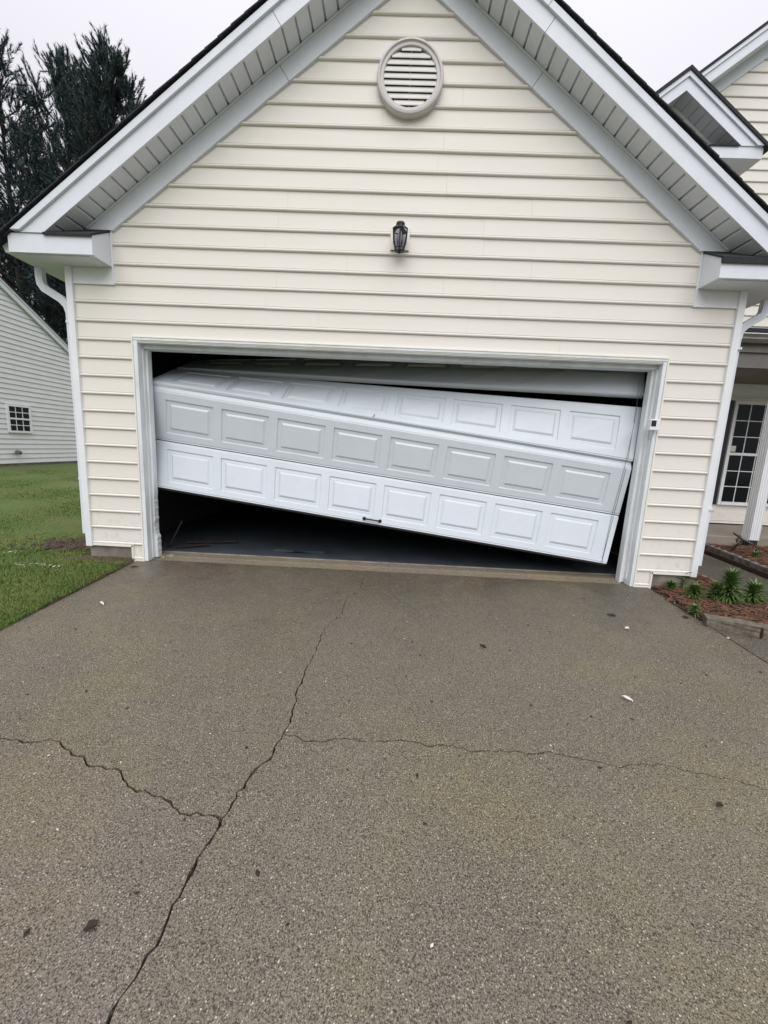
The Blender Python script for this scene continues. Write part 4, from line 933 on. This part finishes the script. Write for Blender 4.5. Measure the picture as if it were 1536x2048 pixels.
bits('paint_chips', PAPER, 110, 'tiny white paint chips scattered over the drive', 'paint chips', on_drive, 0.003, 0.008)
bits('leaf_bits', BROWN, 150, 'tiny dark leaf crumbs scattered over the drive', 'leaf litter', on_drive, 0.004, 0.014)
def edge_r():
    t = nrg.random(); x = 2.60 + nrg.normal() * 0.03 + 0.03; y = -0.08 - 0.75 * t; return x, y, SLOPE * y + 0.004
bits('pebbles', PAPER, 34, 'pale pebbles along the bed edge', 'pebbles', edge_r, 0.003, 0.010)
def gravel_j():
    y = -0.85 - 1.2 * nrg.random(); return 2.607 + nrg.normal() * 0.006, y, SLOPE * y + 0.002
bits('joint_pebbles', PAPER, 10, 'white pebbles caught in the joint beside the walkway', 'pebbles', gravel_j, 0.01, 0.02)
def mudp():
    while True:
        x, y = nrg.normal(-3.42, 0.28), nrg.normal(0.40, 0.13)
        if x < -3.13: return x, y, ground_z(x, y) + 0.004
bits('dead_straw', STRAWD, 700, 'brown dead leaves and mud below the left downspout', 'leaf litter', mudp, 0.012, 0.045)
for k, (u, v) in enumerate(((25, 1108), (45, 1132), (80, 1133), (112, 1136))):
    P = atg(u, v, 0.02)
    def fl(P=P): return P[0] + nrg.normal() * 0.045, P[1] + nrg.normal() * 0.02, P[2] + 0.012 + nrg.uniform(0, 0.02)
    bits('white_flowers', PAPER, 16, ['leftmost', 'second from the left', 'third from the left', 'rightmost'][k] + ' patch of white flowers on the lawn', 'crumbs', fl, 0.004, 0.012)  # white flowers in the grass, drawn as small chips
def jb(): return OL + 0.05 + abs(nrg.normal()) * 0.06, 0.12 + nrg.normal() * 0.04, 0.022
bits('wood_crumbs', PAPER, 14, 'white splinters at the foot of the left jamb', 'splinters', jb, 0.008, 0.02)

# ------------------------------------------------------------------ pines
def pine(label, base, H, rad, seed, h0=0.30, dens=1.0, up=0.9, tuft=0.55, lean=(0, 0), needles=24):
    g = np.random.default_rng(seed)
    t = thing('pine_tree', label, 'tree', base, 'pines behind the houses')
    def trunk(q): return np.array([lean[0] * q * q + 0.15 * math.sin(3 * q + seed), lean[1] * q * q, H * q])
    MB().tube([trunk(q) for q in np.linspace(0, 0.98, 9)], [H * 0.011 * (1.05 - q) + 0.02 for q in np.linspace(0, 0.98, 9)], 8).build('trunk', BARK, t, smooth=True)
    br = MB(); T0 = []; TD = []; TS = []
    nb = int(56 * dens)
    for k in range(nb):
        q = h0 + (0.985 - h0) * ((k + g.random() * 0.6) / nb); a = k * 2.399 + g.uniform(-0.4, 0.4)
        prof = (1.0 - ((q - h0) / (1 - h0)) ** 2.4 + 0.12) * (0.55 + 0.45 * min(1, (q - h0) / 0.12))
        L = rad * prof * g.uniform(0.65, 1.15); el = math.radians(12 + 55 * ((q - h0) / (1 - h0)) ** 1.1) * up
        P = trunk(q); d = np.array([math.cos(a) * math.cos(el), math.sin(a) * math.cos(el), math.sin(el)])
        pts = [P]
        for i in range(1, 6):
            d = d + np.array([0, 0, 0.10]) + g.normal(0, 0.05, 3); d /= np.linalg.norm(d); pts.append(pts[-1] + d * L / 5)
        br.tube(pts, [0.05 * L / rad + 0.012, 0.04 * L / rad + 0.01, 0.03, 0.022, 0.016, 0.01], 5)
        nt_ = int(5 + 3.2 * L)
        for j in range(nt_):
            s = 0.25 + 0.75 * (j + g.random()) / nt_; i = min(int(s * 5), 4); p = pts[i] + (pts[i+1] - pts[i]) * (s * 5 - i)
            ax = (pts[i+1] - pts[i]); ax /= np.linalg.norm(ax)
            td = ax * 0.6 + g.normal(0, 0.55, 3) + np.array([0, 0, 0.55]); td /= np.linalg.norm(td)
            tl = g.uniform(0.35, 1.15) * (1.15 - 0.5 * s)
            e = p + td * tl
            br.tube([p, p + td * tl * 0.5 + np.array([0, 0, -0.03]), e], [0.014, 0.010, 0.006], 3, caps=False)
            for m_ in range(3):
                T0.append(p + td * tl * (0.45 + 0.28 * m_)); dd = td + np.array([0, 0, 0.45]) + g.normal(0, 0.28, 3); TD.append(dd / np.linalg.norm(dd)); TS.append(tuft * g.uniform(0.7, 1.2))
    br.build('branches', BARK, t)
    T0, TD, TS = np.array(T0), np.array(TD), np.array(TS); n = len(T0); K = needles
    axp = g.uniform(0.0, 1.0, (n, K)); phi = g.uniform(0, 2 * np.pi, (n, K)); opn = g.uniform(0.3, 0.85, (n, K))
    ref = np.where(np.abs(TD[:, 2:3]) < 0.9, np.array([[0, 0, 1.0]]), np.array([[1.0, 0, 0]])); A = np.cross(TD, ref); A /= np.linalg.norm(A, axis=1, keepdims=True); B = np.cross(TD, A)
    rad_ = (np.cos(phi)[..., None] * A[:, None] + np.sin(phi)[..., None] * B[:, None])
    nd = np.cos(opn)[..., None] * TD[:, None] + np.sin(opn)[..., None] * rad_
    o = T0[:, None] + TD[:, None] * (axp * 0.8 * TS[:, None])[..., None]
    ln = (0.42 * TS[:, None] * (1 - 0.4 * axp))[..., None]
    sd = np.cross(nd, TD[:, None]); sd /= np.linalg.norm(sd, axis=2, keepdims=True) + 1e-6
    wd = 0.021 + 0.012 * g.random((n, K, 1))
    V = np.stack([o - sd * wd * 0.6, o + sd * wd * 0.6, o + nd * ln], 2).reshape(-1, 3); F = np.arange(len(V)).reshape(-1, 3)
    cr = soup('crown', V, F, NEEDLE, t); return t
def base_of(u, Y): P = at(u, 900, Y); return (P[0], Y, 0.0)
def top_of(u, v, Y): return at(u, v, Y)
def pine_at(label, u, v, Y, rad, seed, **k):
    P = at(u, v, Y); return pine(label, (P[0], Y, 0.0), P[2] * 0.985, rad, seed, **k)
pine_at('densest dark pine, its crown touching the garage roof edge', 225, 122, 17.0, 3.5, 3, h0=0.32, dens=2.0, up=0.75, tuft=0.60, needles=30)
pine_at('sparse pine with open upswept branches left of the densest pine', 118, 130, 18.5, 3.2, 5, h0=0.34, dens=1.05, up=0.8, tuft=0.62, needles=28)
pine_at('tall pine at the left edge of the picture', -6, 92, 18.5, 3.0, 8, h0=0.32, dens=1.0, up=0.8, tuft=0.62, needles=28)
pine_at('pine filling the gap between the sparse pine and the densest pine', 172, 165, 20.5, 2.8, 29, h0=0.34, dens=0.9, tuft=0.62)
pine_at('lower pine rising between the two left pines', 58, 250, 21.0, 2.8, 12, h0=0.28, dens=0.65, tuft=0.62)
pine_at('pine whose lower limbs show behind the downspout', 150, 350, 23.0, 3.0, 14, h0=0.24, dens=0.8, tuft=0.62)
pine_at('low dark pine between garage and neighbour roof', 95, 470, 26.0, 3.4, 17, h0=0.12, dens=1.1, tuft=0.65)
pine_at('low pine behind the neighbour roof at far left', 10, 430, 25.0, 3.4, 18, h0=0.14, dens=1.1, tuft=0.65)
pine_at('far pine standing behind the eave of the garage', 128, 520, 32.0, 4.0, 21, h0=0.10, dens=1.2, tuft=0.75)
pine_at('pine beyond the left picture edge', -110, 180, 20.0, 3.0, 23, h0=0.28, dens=0.8, tuft=0.6)
